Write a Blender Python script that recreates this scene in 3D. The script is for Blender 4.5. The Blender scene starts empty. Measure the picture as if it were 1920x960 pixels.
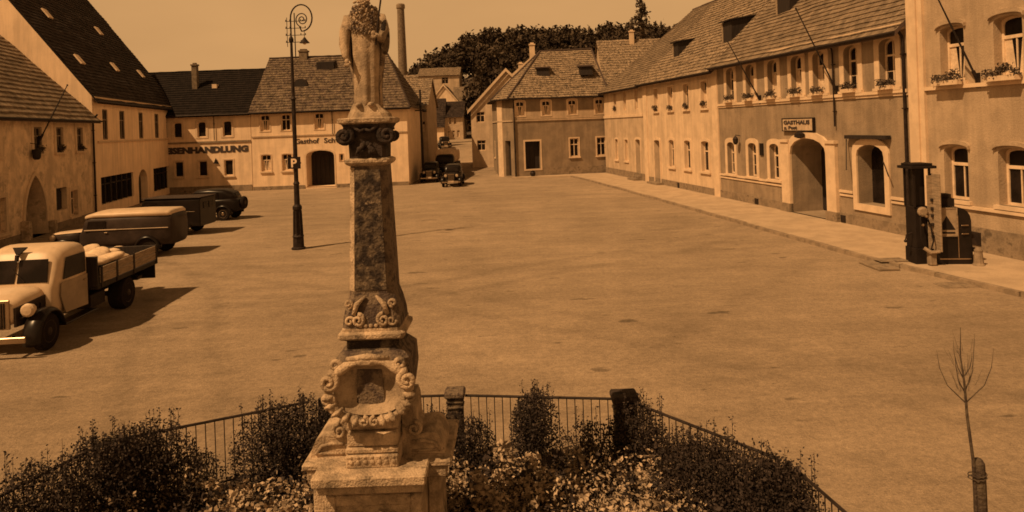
import bpy, bmesh, math, random
from mathutils import Vector, Matrix, noise
from mathutils.geometry import tessellate_polygon
random.seed(7)
PI = math.pi
sc = bpy.context.scene
COL = sc.collection
R = math.radians

# ------------------------------------------------------------------ materials
def tone(v, cool=0.0):
    """sepia print tone for an albedo v"""
    if v < .1:
        return (v, v*.72, v*.62, 1)
    return (v, v*.76, v*.54, 1)

def newmat(name):
    m = bpy.data.materials.new(name); m.use_nodes = True
    nt = m.node_tree
    return m, nt, nt.nodes['Principled BSDF']

def N(nt, t, **k):
    n = nt.nodes.new(t)
    for a, b in k.items(): setattr(n, a, b)
    return n

def noisy(name, v1, v2, scale=2.0, rough=.85, fine=0.0, fine_scale=60, bump=0.0, bump_scale=40, dist=.05,
          stain=None, detail=6, metallic=0, stretch=None, spec=.3, lo=.41, hi=.59):
    m, nt, b = newmat(name)
    L = nt.links.new
    tc = N(nt, 'ShaderNodeTexCoord')
    src = tc.outputs['Object']
    if stretch:
        mp = N(nt, 'ShaderNodeMapping'); mp.inputs['Scale'].default_value = stretch
        L(src, mp.inputs['Vector']); src = mp.outputs['Vector']
    n1 = N(nt, 'ShaderNodeTexNoise'); n1.inputs['Scale'].default_value = scale; n1.inputs['Detail'].default_value = detail
    n1.inputs['Roughness'].default_value = .62
    L(src, n1.inputs['Vector'])
    r = N(nt, 'ShaderNodeValToRGB')
    r.color_ramp.elements[0].position = lo; r.color_ramp.elements[0].color = tone(v1)
    r.color_ramp.elements[1].position = hi; r.color_ramp.elements[1].color = tone(v2)
    L(n1.outputs['Fac'], r.inputs['Fac'])
    out = r.outputs['Color']
    if fine:
        n2 = N(nt, 'ShaderNodeTexNoise'); n2.inputs['Scale'].default_value = fine_scale; n2.inputs['Detail'].default_value = 4
        L(tc.outputs['Object'], n2.inputs['Vector'])
        mr = N(nt, 'ShaderNodeMapRange'); mr.inputs[1].default_value = .3; mr.inputs[2].default_value = .7
        mr.inputs[3].default_value = 1-fine; mr.inputs[4].default_value = 1+fine
        L(n2.outputs['Fac'], mr.inputs[0])
        mx = N(nt, 'ShaderNodeVectorMath', operation='SCALE')
        L(out, mx.inputs[0]); L(mr.outputs[0], mx.inputs['Scale']); out = mx.outputs[0]
    if name.startswith('stucco'):
        mp2 = N(nt, 'ShaderNodeMapping'); mp2.inputs['Scale'].default_value = (2.6, 2.6, .22); L(tc.outputs['Object'], mp2.inputs['Vector'])
        n5 = N(nt, 'ShaderNodeTexNoise'); n5.inputs['Scale'].default_value = 1; n5.inputs['Detail'].default_value = 7; n5.inputs['Roughness'].default_value = .7
        L(mp2.outputs[0], n5.inputs['Vector'])
        m5 = N(nt, 'ShaderNodeMapRange'); m5.inputs[1].default_value = .38; m5.inputs[2].default_value = .62; m5.inputs[3].default_value = .86; m5.inputs[4].default_value = 1.08
        L(n5.outputs['Fac'], m5.inputs[0])
        x5 = N(nt, 'ShaderNodeVectorMath', operation='SCALE'); L(out, x5.inputs[0]); L(m5.outputs[0], x5.inputs['Scale']); out = x5.outputs[0]
    if stain:
        # (threshold, value, scale)  blotches of weathering
        th, sv, ss = stain
        n3 = N(nt, 'ShaderNodeTexNoise'); n3.inputs['Scale'].default_value = ss; n3.inputs['Detail'].default_value = 7
        n3.inputs['Roughness'].default_value = .7
        L(tc.outputs['Object'], n3.inputs['Vector'])
        r3 = N(nt, 'ShaderNodeMapRange'); r3.inputs[1].default_value = th; r3.inputs[2].default_value = th+.1
        L(n3.outputs['Fac'], r3.inputs[0])
        mx = N(nt, 'ShaderNodeMix', data_type='RGBA'); mx.inputs['B'].default_value = tone(sv)
        L(r3.outputs[0], mx.inputs['Factor']); L(out, mx.inputs['A']); out = mx.outputs['Result']
    L(out, b.inputs['Base Color'])
    b.inputs['Roughness'].default_value = rough
    b.inputs['Metallic'].default_value = metallic
    b.inputs['Specular IOR Level'].default_value = spec
    if bump:
        n4 = N(nt, 'ShaderNodeTexNoise'); n4.inputs['Scale'].default_value = bump_scale; n4.inputs['Detail'].default_value = 5
        L(tc.outputs['Object'], n4.inputs['Vector'])
        bp = N(nt, 'ShaderNodeBump'); bp.inputs['Strength'].default_value = bump; bp.inputs['Distance'].default_value = dist
        L(n4.outputs['Fac'], bp.inputs['Height']); L(bp.outputs[0], b.inputs['Normal'])
    return m

def tiles(name, v1, v2, tw=.2, th=.3, var=.35, lichen=None, lth=.54):
    m, nt, b = newmat(name); L = nt.links.new
    tc = N(nt, 'ShaderNodeTexCoord')
    bt = N(nt, 'ShaderNodeTexBrick'); bt.offset = .5
    bt.inputs['Color1'].default_value = tone(v1); bt.inputs['Color2'].default_value = tone(v2)
    bt.inputs['Mortar'].default_value = tone(v1*.6)
    bt.inputs['Scale'].default_value = 1; bt.inputs['Brick Width'].default_value = tw; bt.inputs['Row Height'].default_value = th
    bt.inputs['Mortar Size'].default_value = .008; bt.inputs['Mortar Smooth'].default_value = .3
    L(tc.outputs['UV'], bt.inputs['Vector'])
    n = N(nt, 'ShaderNodeTexNoise'); n.inputs['Scale'].default_value = 1.7; n.inputs['Detail'].default_value = 9; n.inputs['Roughness'].default_value = .8
    L(tc.outputs['UV'], n.inputs['Vector'])
    mr = N(nt, 'ShaderNodeMapRange'); mr.inputs[1].default_value = .38; mr.inputs[2].default_value = .62
    mr.inputs[3].default_value = 1-var; mr.inputs[4].default_value = 1+var
    L(n.outputs['Fac'], mr.inputs[0])
    sc_ = N(nt, 'ShaderNodeVectorMath', operation='SCALE'); L(bt.outputs['Color'], sc_.inputs[0]); L(mr.outputs[0], sc_.inputs['Scale'])
    out = sc_.outputs[0]
    if lichen:
        n3 = N(nt, 'ShaderNodeTexNoise'); n3.inputs['Scale'].default_value = 5; n3.inputs['Detail'].default_value = 8; n3.inputs['Roughness'].default_value = .8
        L(tc.outputs['UV'], n3.inputs['Vector'])
        r3 = N(nt, 'ShaderNodeMapRange'); r3.inputs[1].default_value = lth; r3.inputs[2].default_value = lth+.05
        L(n3.outputs['Fac'], r3.inputs[0])
        mx = N(nt, 'ShaderNodeMix', data_type='RGBA'); mx.inputs['B'].default_value = tone(lichen)
        L(r3.outputs[0], mx.inputs['Factor']); L(out, mx.inputs['A']); out = mx.outputs['Result']
    L(out, b.inputs['Base Color']); b.inputs['Roughness'].default_value = .9
    b.inputs['Specular IOR Level'].default_value = .15
    bp = N(nt, 'ShaderNodeBump'); bp.inputs['Strength'].default_value = .6; bp.inputs['Distance'].default_value = .04
    L(bt.outputs['Fac'], bp.inputs['Height']); bp.invert = True; L(bp.outputs[0], b.inputs['Normal'])
    return m

def plain(name, v, rough=.6, metallic=0, spec=.4):
    return noisy(name, v*.85, v*1.12, scale=3, rough=rough, metallic=metallic, spec=spec, fine=.08, fine_scale=30)

M = {}
M['ground'] = None
M['stucco_mid'] = noisy('stucco_mid', .40, .50, 1.1, fine=.07, bump=.35, bump_scale=22, dist=.02, stain=(.62, .33, .9))
M['stucco_inn'] = noisy('stucco_inn', .235, .30, 1.0, fine=.10, bump=.5, bump_scale=18, dist=.03, stain=(.60, .20, .8))
M['stucco_pump'] = noisy('stucco_pump', .34, .42, 1.0, fine=.10, bump=.5, bump_scale=18, dist=.03, stain=(.62, .28, .8))
M['stucco_cream'] = noisy('stucco_cream', .52, .62, 1.1, fine=.06, bump=.3, bump_scale=20, dist=.02, stain=(.64, .42, 1.0))
M['stucco_white'] = noisy('stucco_white', .70, .80, 1.0, fine=.06, bump=.3, bump_scale=20, dist=.02, stain=(.66, .58, 1.0))
M['stucco_left'] = noisy('stucco_left', .58, .80, 1.3, fine=.10, bump=.4, bump_scale=16, dist=.03, stain=(.54, .42, 1.2), detail=9)
M['stucco_tall'] = noisy('stucco_tall', .84, .92, 1.0, fine=.05, bump=.25, bump_scale=20, dist=.02, stain=(.66, .6, .8))
M['stucco_dark'] = noisy('stucco_dark', .21, .27, 1.0, fine=.08, bump=.4, bump_scale=20, dist=.02, stain=(.62, .16, .8))
M['plinth'] = noisy('plinth_render', .17, .28, 2.0, fine=.12, bump=.5, bump_scale=16, dist=.03, stain=(.55, .12, 2.0))
M['trim'] = noisy('trim_stucco', .56, .66, 2.0, fine=.05, bump=.2, bump_scale=30, dist=.01, stain=(.64, .48, 2.5))
M['sash'] = plain('painted_sash', .66, .5)
M['darkwood'] = noisy('dark_wood', .016, .03, 3, rough=.7, fine=.2, stretch=(8, 8, .6))
M['wood'] = noisy('weathered_board', .22, .34, 3, rough=.85, fine=.2, stretch=(1, 1, 9), bump=.3, bump_scale=30)
M['glass'] = noisy('dark_glass', .010, .022, 1.5, rough=.25, spec=.12)
M['iron'] = noisy('dark_iron', .02, .035, 6, rough=.6, spec=.15, metallic=.2, fine=.1)
M['blackpaint'] = noisy('black_paint', .010, .016, 2, rough=.3, spec=.2)
M['rubber'] = plain('rubber', .018, .9, spec=.1)
M['chrome'] = plain('worn_chrome', .4, .3, metallic=.9)
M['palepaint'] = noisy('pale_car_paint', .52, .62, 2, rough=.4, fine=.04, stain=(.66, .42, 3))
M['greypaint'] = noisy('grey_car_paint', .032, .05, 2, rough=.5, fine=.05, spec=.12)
M['shadedpaint'] = noisy('pale_cab_paint_shaded', .26, .33, 2, rough=.5, fine=.05)  # pale cab paint darkened: the door's shade is in the colour
M['tarp'] = noisy('pale_canvas', .55, .72, 4, rough=.9, fine=.1, bump=.4, bump_scale=8, dist=.05)
M['lamp_glass'] = plain('lamp_glass', .45, .2)
M['leaf_dark'] = noisy('leaf_dark', .018, .05, 6, rough=.7, spec=.2)
M['leaf_mid'] = noisy('leaf_mid', .05, .12, 8, rough=.7, spec=.2)
M['leaf_pale'] = noisy('leaf_pale', .24, .48, 9, rough=.75, spec=.2)
M['leaf_wood'] = noisy('leaf_far_wood', .018, .10, .3, rough=.9, spec=.05)
M['bark'] = noisy('bark', .05, .10, 12, rough=.95, bump=.5, bump_scale=40)
M['soil'] = noisy('soil', .03, .07, 5, rough=1, fine=.3, bump=.8, bump_scale=20)
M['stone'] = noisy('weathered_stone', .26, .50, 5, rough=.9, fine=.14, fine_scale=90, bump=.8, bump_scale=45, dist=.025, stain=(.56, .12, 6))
M['stone_shaft'] = noisy('lichened_shaded_stone', .07, .24, 6, rough=.95, fine=.14, fine_scale=90, bump=.9, bump_scale=45, dist=.025, stain=(.52, .05, 6))  # lichen tone, darkened further to carry the shade of the right faces
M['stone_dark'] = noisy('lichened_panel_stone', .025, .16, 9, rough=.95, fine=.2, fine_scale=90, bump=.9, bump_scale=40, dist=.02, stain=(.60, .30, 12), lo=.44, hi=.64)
M['stone_black'] = noisy('blackened_stone', .016, .05, 8, rough=.95, fine=.15, fine_scale=80, bump=.8, bump_scale=40, dist=.02, stain=(.68, .3, 14))
M['stone_statue'] = noisy('statue_stone', .22, .42, 5, rough=.9, fine=.12, fine_scale=100, bump=.7, bump_scale=60, dist=.012, stain=(.58, .16, 7))
M['stone_mantle'] = noisy('mottled_mantle_stone', .07, .30, 14, rough=.95, fine=.2, fine_scale=100, bump=.6, bump_scale=60, dist=.01, lo=.4, hi=.6)
M['pave'] = noisy('pavement', .36, .44, 1.2, rough=.95, fine=.12, fine_scale=40, bump=.4, bump_scale=25, dist=.02, stain=(.62, .28, .8))
M['kerbstone'] = noisy('kerb_stone', .2, .3, 3, rough=.95, fine=.15, bump=.5, bump_scale=20, dist=.02)
M['tile_warm'] = tiles('tile_right_row', .15, .23, var=.38)
M['tile_patchy'] = tiles('tile_patchy', .12, .22, var=.7, lichen=.38, lth=.51)
M['tile_inn'] = tiles('tile_guesthouse', .07, .15, var=.75, lichen=.22, lth=.53)
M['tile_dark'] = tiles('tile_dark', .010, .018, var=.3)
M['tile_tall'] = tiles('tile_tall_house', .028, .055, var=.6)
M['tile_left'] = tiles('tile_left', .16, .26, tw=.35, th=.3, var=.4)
M['brick'] = noisy('chimney_brick', .12, .2, 4, rough=.95, fine=.2)
M['letter'] = plain('letter_paint', .05, .7)
M['letter_white'] = plain('letter_white', .8, .6)
M['signdark'] = plain('sign_dark', .018, .7, spec=.1)
M['signpale'] = noisy('sign_pale', .42, .55, 5, rough=.7, stain=(.6, .3, 6))
M['poster'] = noisy('poster', .24, .34, 5, rough=.6, stain=(.62, .2, 8))

def ground_material():
    m, nt, b = newmat('rolled_gravel'); L = nt.links.new
    tc = N(nt, 'ShaderNodeTexCoord')
    def nz(scale, det, rough=.6, stretch=None, rot=0):
        n = N(nt, 'ShaderNodeTexNoise'); n.inputs['Scale'].default_value = scale; n.inputs['Detail'].default_value = det
        n.inputs['Roughness'].default_value = rough
        if stretch:
            mp = N(nt, 'ShaderNodeMapping'); mp.inputs['Scale'].default_value = stretch; mp.inputs['Rotation'].default_value = (0, 0, rot)
            L(tc.outputs['Object'], mp.inputs['Vector']); L(mp.outputs[0], n.inputs['Vector'])
        else: L(tc.outputs['Object'], n.inputs['Vector'])
        return n
    a = nz(.12, 6)
    r = N(nt, 'ShaderNodeValToRGB')
    r.color_ramp.elements[0].position = .3; r.color_ramp.elements[0].color = tone(.25)
    r.color_ramp.elements[1].position = .7; r.color_ramp.elements[1].color = tone(.36)
    L(a.outputs['Fac'], r.inputs['Fac']); out = r.outputs['Color']
    def mul(out, node, lo, hi, f0=.3, f1=.7):
        mr = N(nt, 'ShaderNodeMapRange'); mr.inputs[1].default_value = f0; mr.inputs[2].default_value = f1
        mr.inputs[3].default_value = lo; mr.inputs[4].default_value = hi
        L(node.outputs['Fac'], mr.inputs[0])
        s = N(nt, 'ShaderNodeVectorMath', operation='SCALE'); L(out, s.inputs[0]); L(mr.outputs[0], s.inputs['Scale'])
        return s.outputs[0]
    out = mul(out, nz(.45, 8, .75), .88, 1.1, .38, .62)
    out = mul(out, nz(2.1, 7, .7), .93, 1.06, .38, .62)
    out = mul(out, nz(9, 6, .8), .80, 1.2, .36, .64)
    out = mul(out, nz(30, 5, .85), .78, 1.22, .36, .64)
    # worn wheel tracks, running round the square
    out = mul(out, nz(1.0, 8, .75, (.10, .9, 1), R(-38)), .90, 1.07, .38, .62)
    out = mul(out, nz(1.0, 8, .8, (.12, 1.6, 1), R(35)), .93, 1.04, .38, .62)
    # small dark oil marks and potholes
    out = mul(out, nz(1.0, 3, .5, (.8, 1.9, 1), R(8)), 1.0, .55, .675, .71)
    out = mul(out, nz(1.0, 4, .6, (3.1, 4.4, 1), R(3)), 1.0, .6, .70, .73)
    for cx, cy, rad, fac in ((-62, -8, 60.5, .84), (-62, -8, 62.1, .86), (-38, -30, 62, .88), (-38, -30, 63.5, .88), (60, -20, 66, .90), (-20, 60, 42, .87), (-20, 60, 43.5, .87)):
        sb = N(nt, 'ShaderNodeVectorMath', operation='SUBTRACT'); sb.inputs[1].default_value = (cx, cy, 0)
        wn = N(nt, 'ShaderNodeTexNoise'); wn.inputs['Scale'].default_value = .08; L(tc.outputs['Object'], wn.inputs['Vector'])
        ws = N(nt, 'ShaderNodeVectorMath', operation='MULTIPLY_ADD'); ws.inputs[1].default_value = (3, 3, 0); L(wn.outputs['Color'], ws.inputs[0]); L(tc.outputs['Object'], ws.inputs[2])
        L(ws.outputs[0], sb.inputs[0]); ln = N(nt, 'ShaderNodeVectorMath', operation='LENGTH'); L(sb.outputs[0], ln.inputs[0])
        df = N(nt, 'ShaderNodeMath', operation='SUBTRACT'); L(ln.outputs['Value'], df.inputs[0]); df.inputs[1].default_value = rad
        ab = N(nt, 'ShaderNodeMath', operation='ABSOLUTE'); L(df.outputs[0], ab.inputs[0])
        bn = nz(1.6, 6, .8); ad = N(nt, 'ShaderNodeMath', operation='ADD'); L(ab.outputs[0], ad.inputs[0])
        bs = N(nt, 'ShaderNodeMath', operation='MULTIPLY_ADD'); L(bn.outputs['Fac'], bs.inputs[0]); bs.inputs[1].default_value = 1.6; bs.inputs[2].default_value = -.8; L(bs.outputs[0], ad.inputs[1])
        mr = N(nt, 'ShaderNodeMapRange'); mr.inputs[1].default_value = .02; mr.inputs[2].default_value = .35; mr.inputs[3].default_value = fac; mr.inputs[4].default_value = 1
        L(ad.outputs[0], mr.inputs[0]); s = N(nt, 'ShaderNodeVectorMath', operation='SCALE'); L(out, s.inputs[0]); L(mr.outputs[0], s.inputs['Scale']); out = s.outputs[0]
    # tiny dark pebbles
    v = N(nt, 'ShaderNodeTexVoronoi'); v.inputs['Scale'].default_value = 5.5
    L(tc.outputs['Object'], v.inputs['Vector'])
    mr = N(nt, 'ShaderNodeMapRange'); mr.inputs[1].default_value = .04; mr.inputs[2].default_value = .09; mr.inputs[3].default_value = .62; mr.inputs[4].default_value = 1
    L(v.outputs['Distance'], mr.inputs[0])
    s = N(nt, 'ShaderNodeVectorMath', operation='SCALE'); L(out, s.inputs[0]); L(mr.outputs[0], s.inputs['Scale']); out = s.outputs[0]
    L(out, b.inputs['Base Color']); b.inputs['Roughness'].default_value = .95; b.inputs['Specular IOR Level'].default_value = .15
    n4 = nz(26, 6, .75); bp = N(nt, 'ShaderNodeBump'); bp.inputs['Strength'].default_value = .7; bp.inputs['Distance'].default_value = .04
    L(n4.outputs['Fac'], bp.inputs['Height']); L(bp.outputs[0], b.inputs['Normal'])
    return m
M['ground'] = ground_material()
M['hill'] = noisy('hill_grass', .05, .12, .3, rough=1, fine=.2, fine_scale=5)

# ------------------------------------------------------------------ mesh builder
class MB:
    def __init__(s): s.v = []; s.f = []; s.uv = []
    def face(s, pts, uvs=None):
        i = len(s.v); s.v += [tuple(p) for p in pts]; s.f.append(list(range(i, i+len(pts)))); s.uv.append(uvs)
    def idx(s, vs, fs):
        i = len(s.v); s.v += [tuple(p) for p in vs]
        for f in fs: s.f.append([i+k for k in f]); s.uv.append(None)
    def hexa(s, c):   # 8 corners: bottom 4, top 4
        s.idx(c, [(3, 2, 1, 0), (4, 5, 6, 7), (0, 1, 5, 4), (1, 2, 6, 5), (2, 3, 7, 6), (3, 0, 4, 7)])
    def box(s, x0, x1, y0, y1, z0, z1):
        s.hexa([(x0, y0, z0), (x1, y0, z0), (x1, y1, z0), (x0, y1, z0), (x0, y0, z1), (x1, y0, z1), (x1, y1, z1), (x0, y1, z1)])
    def cbox(s, c, d, b=.012):  # chamfered box
        cx, cy, cz = c; hx, hy, hz = d[0]/2, d[1]/2, d[2]/2; b = min(b, hx*.5, hy*.5, hz*.5)
        bm = bmesh.new(); bmesh.ops.create_cube(bm, size=1)
        for v in bm.verts: v.co = Vector((cx+v.co.x*2*hx, cy+v.co.y*2*hy, cz+v.co.z*2*hz))
        bmesh.ops.bevel(bm, geom=bm.edges[:], offset=b, segments=1, affect='EDGES')
        s.bm(bm)
    def bm(s, bm, mat=None):
        bm.verts.ensure_lookup_table()
        for k, v in enumerate(bm.verts): v.index = k
        s.idx([(mat @ v.co if mat else v.co)[:] for v in bm.verts], [[v.index for v in f.verts] for f in bm.faces]); bm.free()
    def frbox(s, fr, t0, t1, d0, d1, z0, z1):
        s.hexa([fr.P(t0, d0, z0), fr.P(t1, d0, z0), fr.P(t1, d1, z0), fr.P(t0, d1, z0), fr.P(t0, d0, z1), fr.P(t1, d0, z1), fr.P(t1, d1, z1), fr.P(t0, d1, z1)])
    def tube(s, pts, rad, n=8, cap=True):
        pts = [Vector(p) for p in pts]
        if not isinstance(rad, (list, tuple)): rad = [rad]*len(pts)
        rings = []; up = None
        for i, p in enumerate(pts):
            a = pts[max(i-1, 0)]; b = pts[min(i+1, len(pts)-1)]; t = (b-a).normalized()
            if up is None: up = Vector((0, 0, 1)) if abs(t.z) < .9 else Vector((1, 0, 0))
            x = t.cross(up).normalized(); y = x.cross(t).normalized(); up = y
            rings.append([p + (x*math.cos(2*PI*k/n)+y*math.sin(2*PI*k/n))*rad[i] for k in range(n)])
        s.loft(rings, cap)
    def loft(s, rings, cap=True):
        n = len(rings[0]); vs = [p for r in rings for p in r]; fs = []
        for i in range(len(rings)-1):
            for k in range(n):
                a = i*n+k; b = i*n+(k+1) % n; fs.append((a, b, b+n, a+n))
        if cap: fs.append(tuple(range(n))[::-1]); fs.append(tuple((len(rings)-1)*n+k for k in range(n)))
        s.idx(vs, fs)
    def lathe(s, prof, c=(0, 0, 0), n=16):   # prof [(r,z)]
        s.loft([[(c[0]+r*math.cos(2*PI*k/n), c[1]+r*math.sin(2*PI*k/n), c[2]+z) for k in range(n)] for r, z in prof])
    def prism(s, loop, vec):
        vec = Vector(vec); a = [Vector(p) for p in loop]; b = [p+vec for p in a]; n = len(a)
        tr = tessellate_polygon([a]); s.idx(a+b, [t for t in tr]+[(t[2]+n, t[1]+n, t[0]+n) for t in tr]+[(k, (k+1) % n, (k+1) % n+n, k+n) for k in range(n)])
    def sphere(s, c, r, u=12, v=8):
        if not isinstance(r, tuple): r = (r, r, r)
        rings = []
        for j in range(1, v):
            ph = -PI/2+PI*j/v
            rings.append([(c[0]+r[0]*math.cos(ph)*math.cos(2*PI*k/u), c[1]+r[1]*math.cos(ph)*math.sin(2*PI*k/u), c[2]+r[2]*math.sin(ph)) for k in range(u)])
        s.loft(rings)
    def mark(s): s.marks = getattr(s, 'marks', [0]); s.marks.append(len(s.f))
    def build_split(s, name, mat, parent, smooth=False):
        """one object per marked piece"""
        out = []
        for a, b in zip(s.marks[:-1], s.marks[1:]):
            m = MB()
            for f in s.f[a:b]: m.f.append(f); m.uv.append(None)
            used = sorted({i for f in m.f for i in f}); rm = {i: k for k, i in enumerate(used)}
            m.v = [s.v[i] for i in used]; m.f = [[rm[i] for i in f] for f in m.f]
            out.append(m.build(name, mat, parent, smooth=smooth))
        return out
    def build(s, name, mat, parent=None, base=None, smooth=False):
        """vertices are world coordinates; base (or the root's location) is subtracted"""
        if parent is not None:
            root = parent
            while root.parent: root = root.parent
            base = root['_base']
        off = Vector(base) if base is not None else Vector((0, 0, 0))
        me = bpy.data.meshes.new(name)
        me.from_pydata([(v[0]-off.x, v[1]-off.y, v[2]-off.z) for v in s.v], [], s.f)
        if any(u is not None for u in s.uv):
            uvl = me.uv_layers.new(name='UVMap'); k = 0
            for f, u in zip(s.f, s.uv):
                for j in range(len(f)):
                    uvl.data[k].uv = u[j] if u else (0, 0); k += 1
        me.materials.append(M[mat] if isinstance(mat, str) else mat)
        if smooth:
            for p in me.polygons: p.use_smooth = True
        o = bpy.data.objects.new(name, me); COL.objects.link(o)
        if parent is not None: o.parent = parent
        else: o.location = off; o['_base'] = tuple(off)
        return o

def thing(name, label, cat, loc=(0, 0, 0), group=None):
    o = bpy.data.objects.new(name, None); COL.objects.link(o); o.empty_display_size = .3
    o.location = loc; o['_base'] = tuple(loc)
    return tag(o, label, cat, group)
def tag(o, label, cat, group=None):
    o['label'] = label; o['category'] = cat
    if group: o['group'] = group
    return o
def struct(o): o['kind'] = 'structure'; return o
def copy_tree(o, parent=None):
    c = o.copy(); COL.objects.link(c)
    if parent: c.parent = parent
    for ch in list(o.children): copy_tree(ch, c)
    return c

class Fr:
    """frame of a facade: t along (viewer's right), d outward, z up"""
    def __init__(s, ax, ay, bx, by):
        L = math.hypot(bx-ax, by-ay); s.L = L; s.o = (ax, ay); s.e = ((bx-ax)/L, (by-ay)/L); s.n = (s.e[1], -s.e[0])
    def P(s, t, d, z): return (s.o[0]+s.e[0]*t+s.n[0]*d, s.o[1]+s.e[1]*t+s.n[1]*d, z)
    def side(s, t, right=True, d=0):
        """frame of the end wall at t"""
        a = s.P(t, d, 0)
        if right: return Fr(a[0], a[1], a[0]-s.n[0], a[1]-s.n[1])
        return Fr(a[0]-0, a[1], a[0]+s.n[0], a[1]+s.n[1])

def loop(t0, t1, z0, z1, rise=0, pointed=False, n=8):
    p = [(t0, z0), (t1, z0)]
    if pointed:
        w = t1-t0; zs = z1-w*.95
        for k in range(n+1):
            a = R(62)*k/n; rad = w*1.05
            p.append((t1-rad*(1-math.cos(a))*.89, zs+rad*math.sin(a)*(z1-zs)/(rad*math.sin(R(62)))))
        q = [(t0+t1-a, b) for a, b in p[2:-1]][::-1]
        return p+q
    if rise <= 0: return p+[(t1, z1), (t0, z1)]
    for k in range(n+1):
        a = PI*k/n; p.append(((t0+t1)/2+(t1-t0)/2*math.cos(a), z1-rise+rise*math.sin(a)**.8 if 0 < k < n else z1-rise))
    return p
def grow(lp, g, gb=None):
    ts = [a for a, b in lp]; zs = [b for a, b in lp]; ct, cz = (min(ts)+max(ts))/2, (min(zs)+max(zs))/2
    wt, wz = (max(ts)-min(ts))/2, (max(zs)-min(zs))/2
    out = [(ct+(a-ct)*(wt+g)/wt, cz+(b-cz)*(wz+g)/wz) for a, b in lp]
    if gb is not None: out = [(a, min(zs)-gb) if abs(b-(min(zs)-g)) < 1e-6 else (a, b) for a, b in out]
    return out

def ring(mb, fr, inner, outer, d0, d1):
    n = len(inner)
    for k in range(n):
        j = (k+1) % n
        a, b, c, e = inner[k], inner[j], outer[j], outer[k]
        mb.face([fr.P(a[0], d1, a[1]), fr.P(b[0], d1, b[1]), fr.P(c[0], d1, c[1]), fr.P(e[0], d1, e[1])])
        mb.face([fr.P(e[0], d0, e[1]), fr.P(c[0], d0, c[1]), fr.P(c[0], d1, c[1]), fr.P(e[0], d1, e[1])])
        mb.face([fr.P(a[0], d0, a[1]), fr.P(b[0], d0, b[1]), fr.P(b[0], d1, b[1]), fr.P(a[0], d1, a[1])])
def fill(mb, fr, lp, d):
    pts = [Vector(fr.P(a, d, b)) for a, b in lp]
    tr = tessellate_polygon([pts]); mb.idx(pts, tr)

def facade(mb, fr, outline, holes, depths, d=0):
    polys = [[Vector((a, b, 0)) for a, b in outline]]+[[Vector((a, b, 0)) for a, b in h] for h in holes]
    tr = tessellate_polygon(polys); flat = [p for q in polys for p in q]
    mb.idx([fr.P(p.x, d, p.y) for p in flat], tr)
    for h, dp in zip(holes, depths):
        for k in range(len(h)):
            a, b = h[k], h[(k+1) % len(h)]
            mb.face([fr.P(a[0], d, a[1]), fr.P(b[0], d, b[1]), fr.P(b[0], d-dp, b[1]), fr.P(a[0], d-dp, a[1])])

def window(par, fr, lp, depth, bars='cross', surround=.22, sill=True, sash='sash', trim='trim', proud=.03, curtain=False):
    ts = [a for a, b in lp]; zs = [b for a, b in lp]; t0, t1, z0, z1 = min(ts), max(ts), min(zs), max(zs)
    w, h = t1-t0, z1-z0; fw = .075
    d = -depth
    mb = MB(); ring(mb, fr, grow(lp, -fw), grow(lp, .002), d, d+.06)
    tm = (t0+t1)/2; zt = z0+h*.66
    if bars in ('cross', 'six'):
        mb.frbox(fr, tm-.028, tm+.028, d+.005, d+.055, z0+fw*.5, z1-fw*.7)
        mb.frbox(fr, t0+fw*.5, t1-fw*.5, d+.007, d+.062, zt-.035, zt+.035)
    if bars == 'six':
        mb.frbox(fr, t0+fw*.5, t1-fw*.5, d+.003, d+.045, z0+h*.33-.015, z0+h*.33+.015)
    if bars == 'tee':
        mb.frbox(fr, t0+fw*.5, t1-fw*.5, d+.007, d+.062, zt-.05, zt+.05)
        mb.frbox(fr, tm-.022, tm+.022, d+.005, d+.045, z0+fw*.5, zt)
    win = mb.build('window', sash, par)
    mb = MB(); fill(mb, fr, grow(lp, -.01), d+.012); mb.build('pane', 'glass', win)
    if curtain or (bars != 'none' and sash == 'sash' and random.random() < .35):
        mb = MB()
        for a, b, s in ((t0+fw, tm-.05, 1), (tm+.05, t1-fw, -1)):
            c = [(a, z0+fw), (b, z0+fw), (b if s < 0 else a+(b-a)*.35, zt), (a if s > 0 else b-(b-a)*.35, zt)]
            c = [(a, z0+fw), (b, z0+fw), ((a*.35+b*.65) if s > 0 else b, zt-.04), (a if s > 0 else (b*.35+a*.65), zt-.04)]
            mb.prism([fr.P(x, d+.02, z) for x, z in c], (fr.n[0]*.006, fr.n[1]*.006, 0))
        mb.build('curtain', 'tarp', win)
    if surround:
        mb = MB(); ring(mb, fr, lp, grow(lp, surround, .04 if sill else surround*.6), 0, proud); mb.build('surround', trim, win)
    if sill:
        mb = MB(); mb.frbox(fr, t0-surround-.03, t1+surround+.03, -depth*.2, .11, z0-.13, z0-.02); mb.build('sill', trim, win)
    return win

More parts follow.
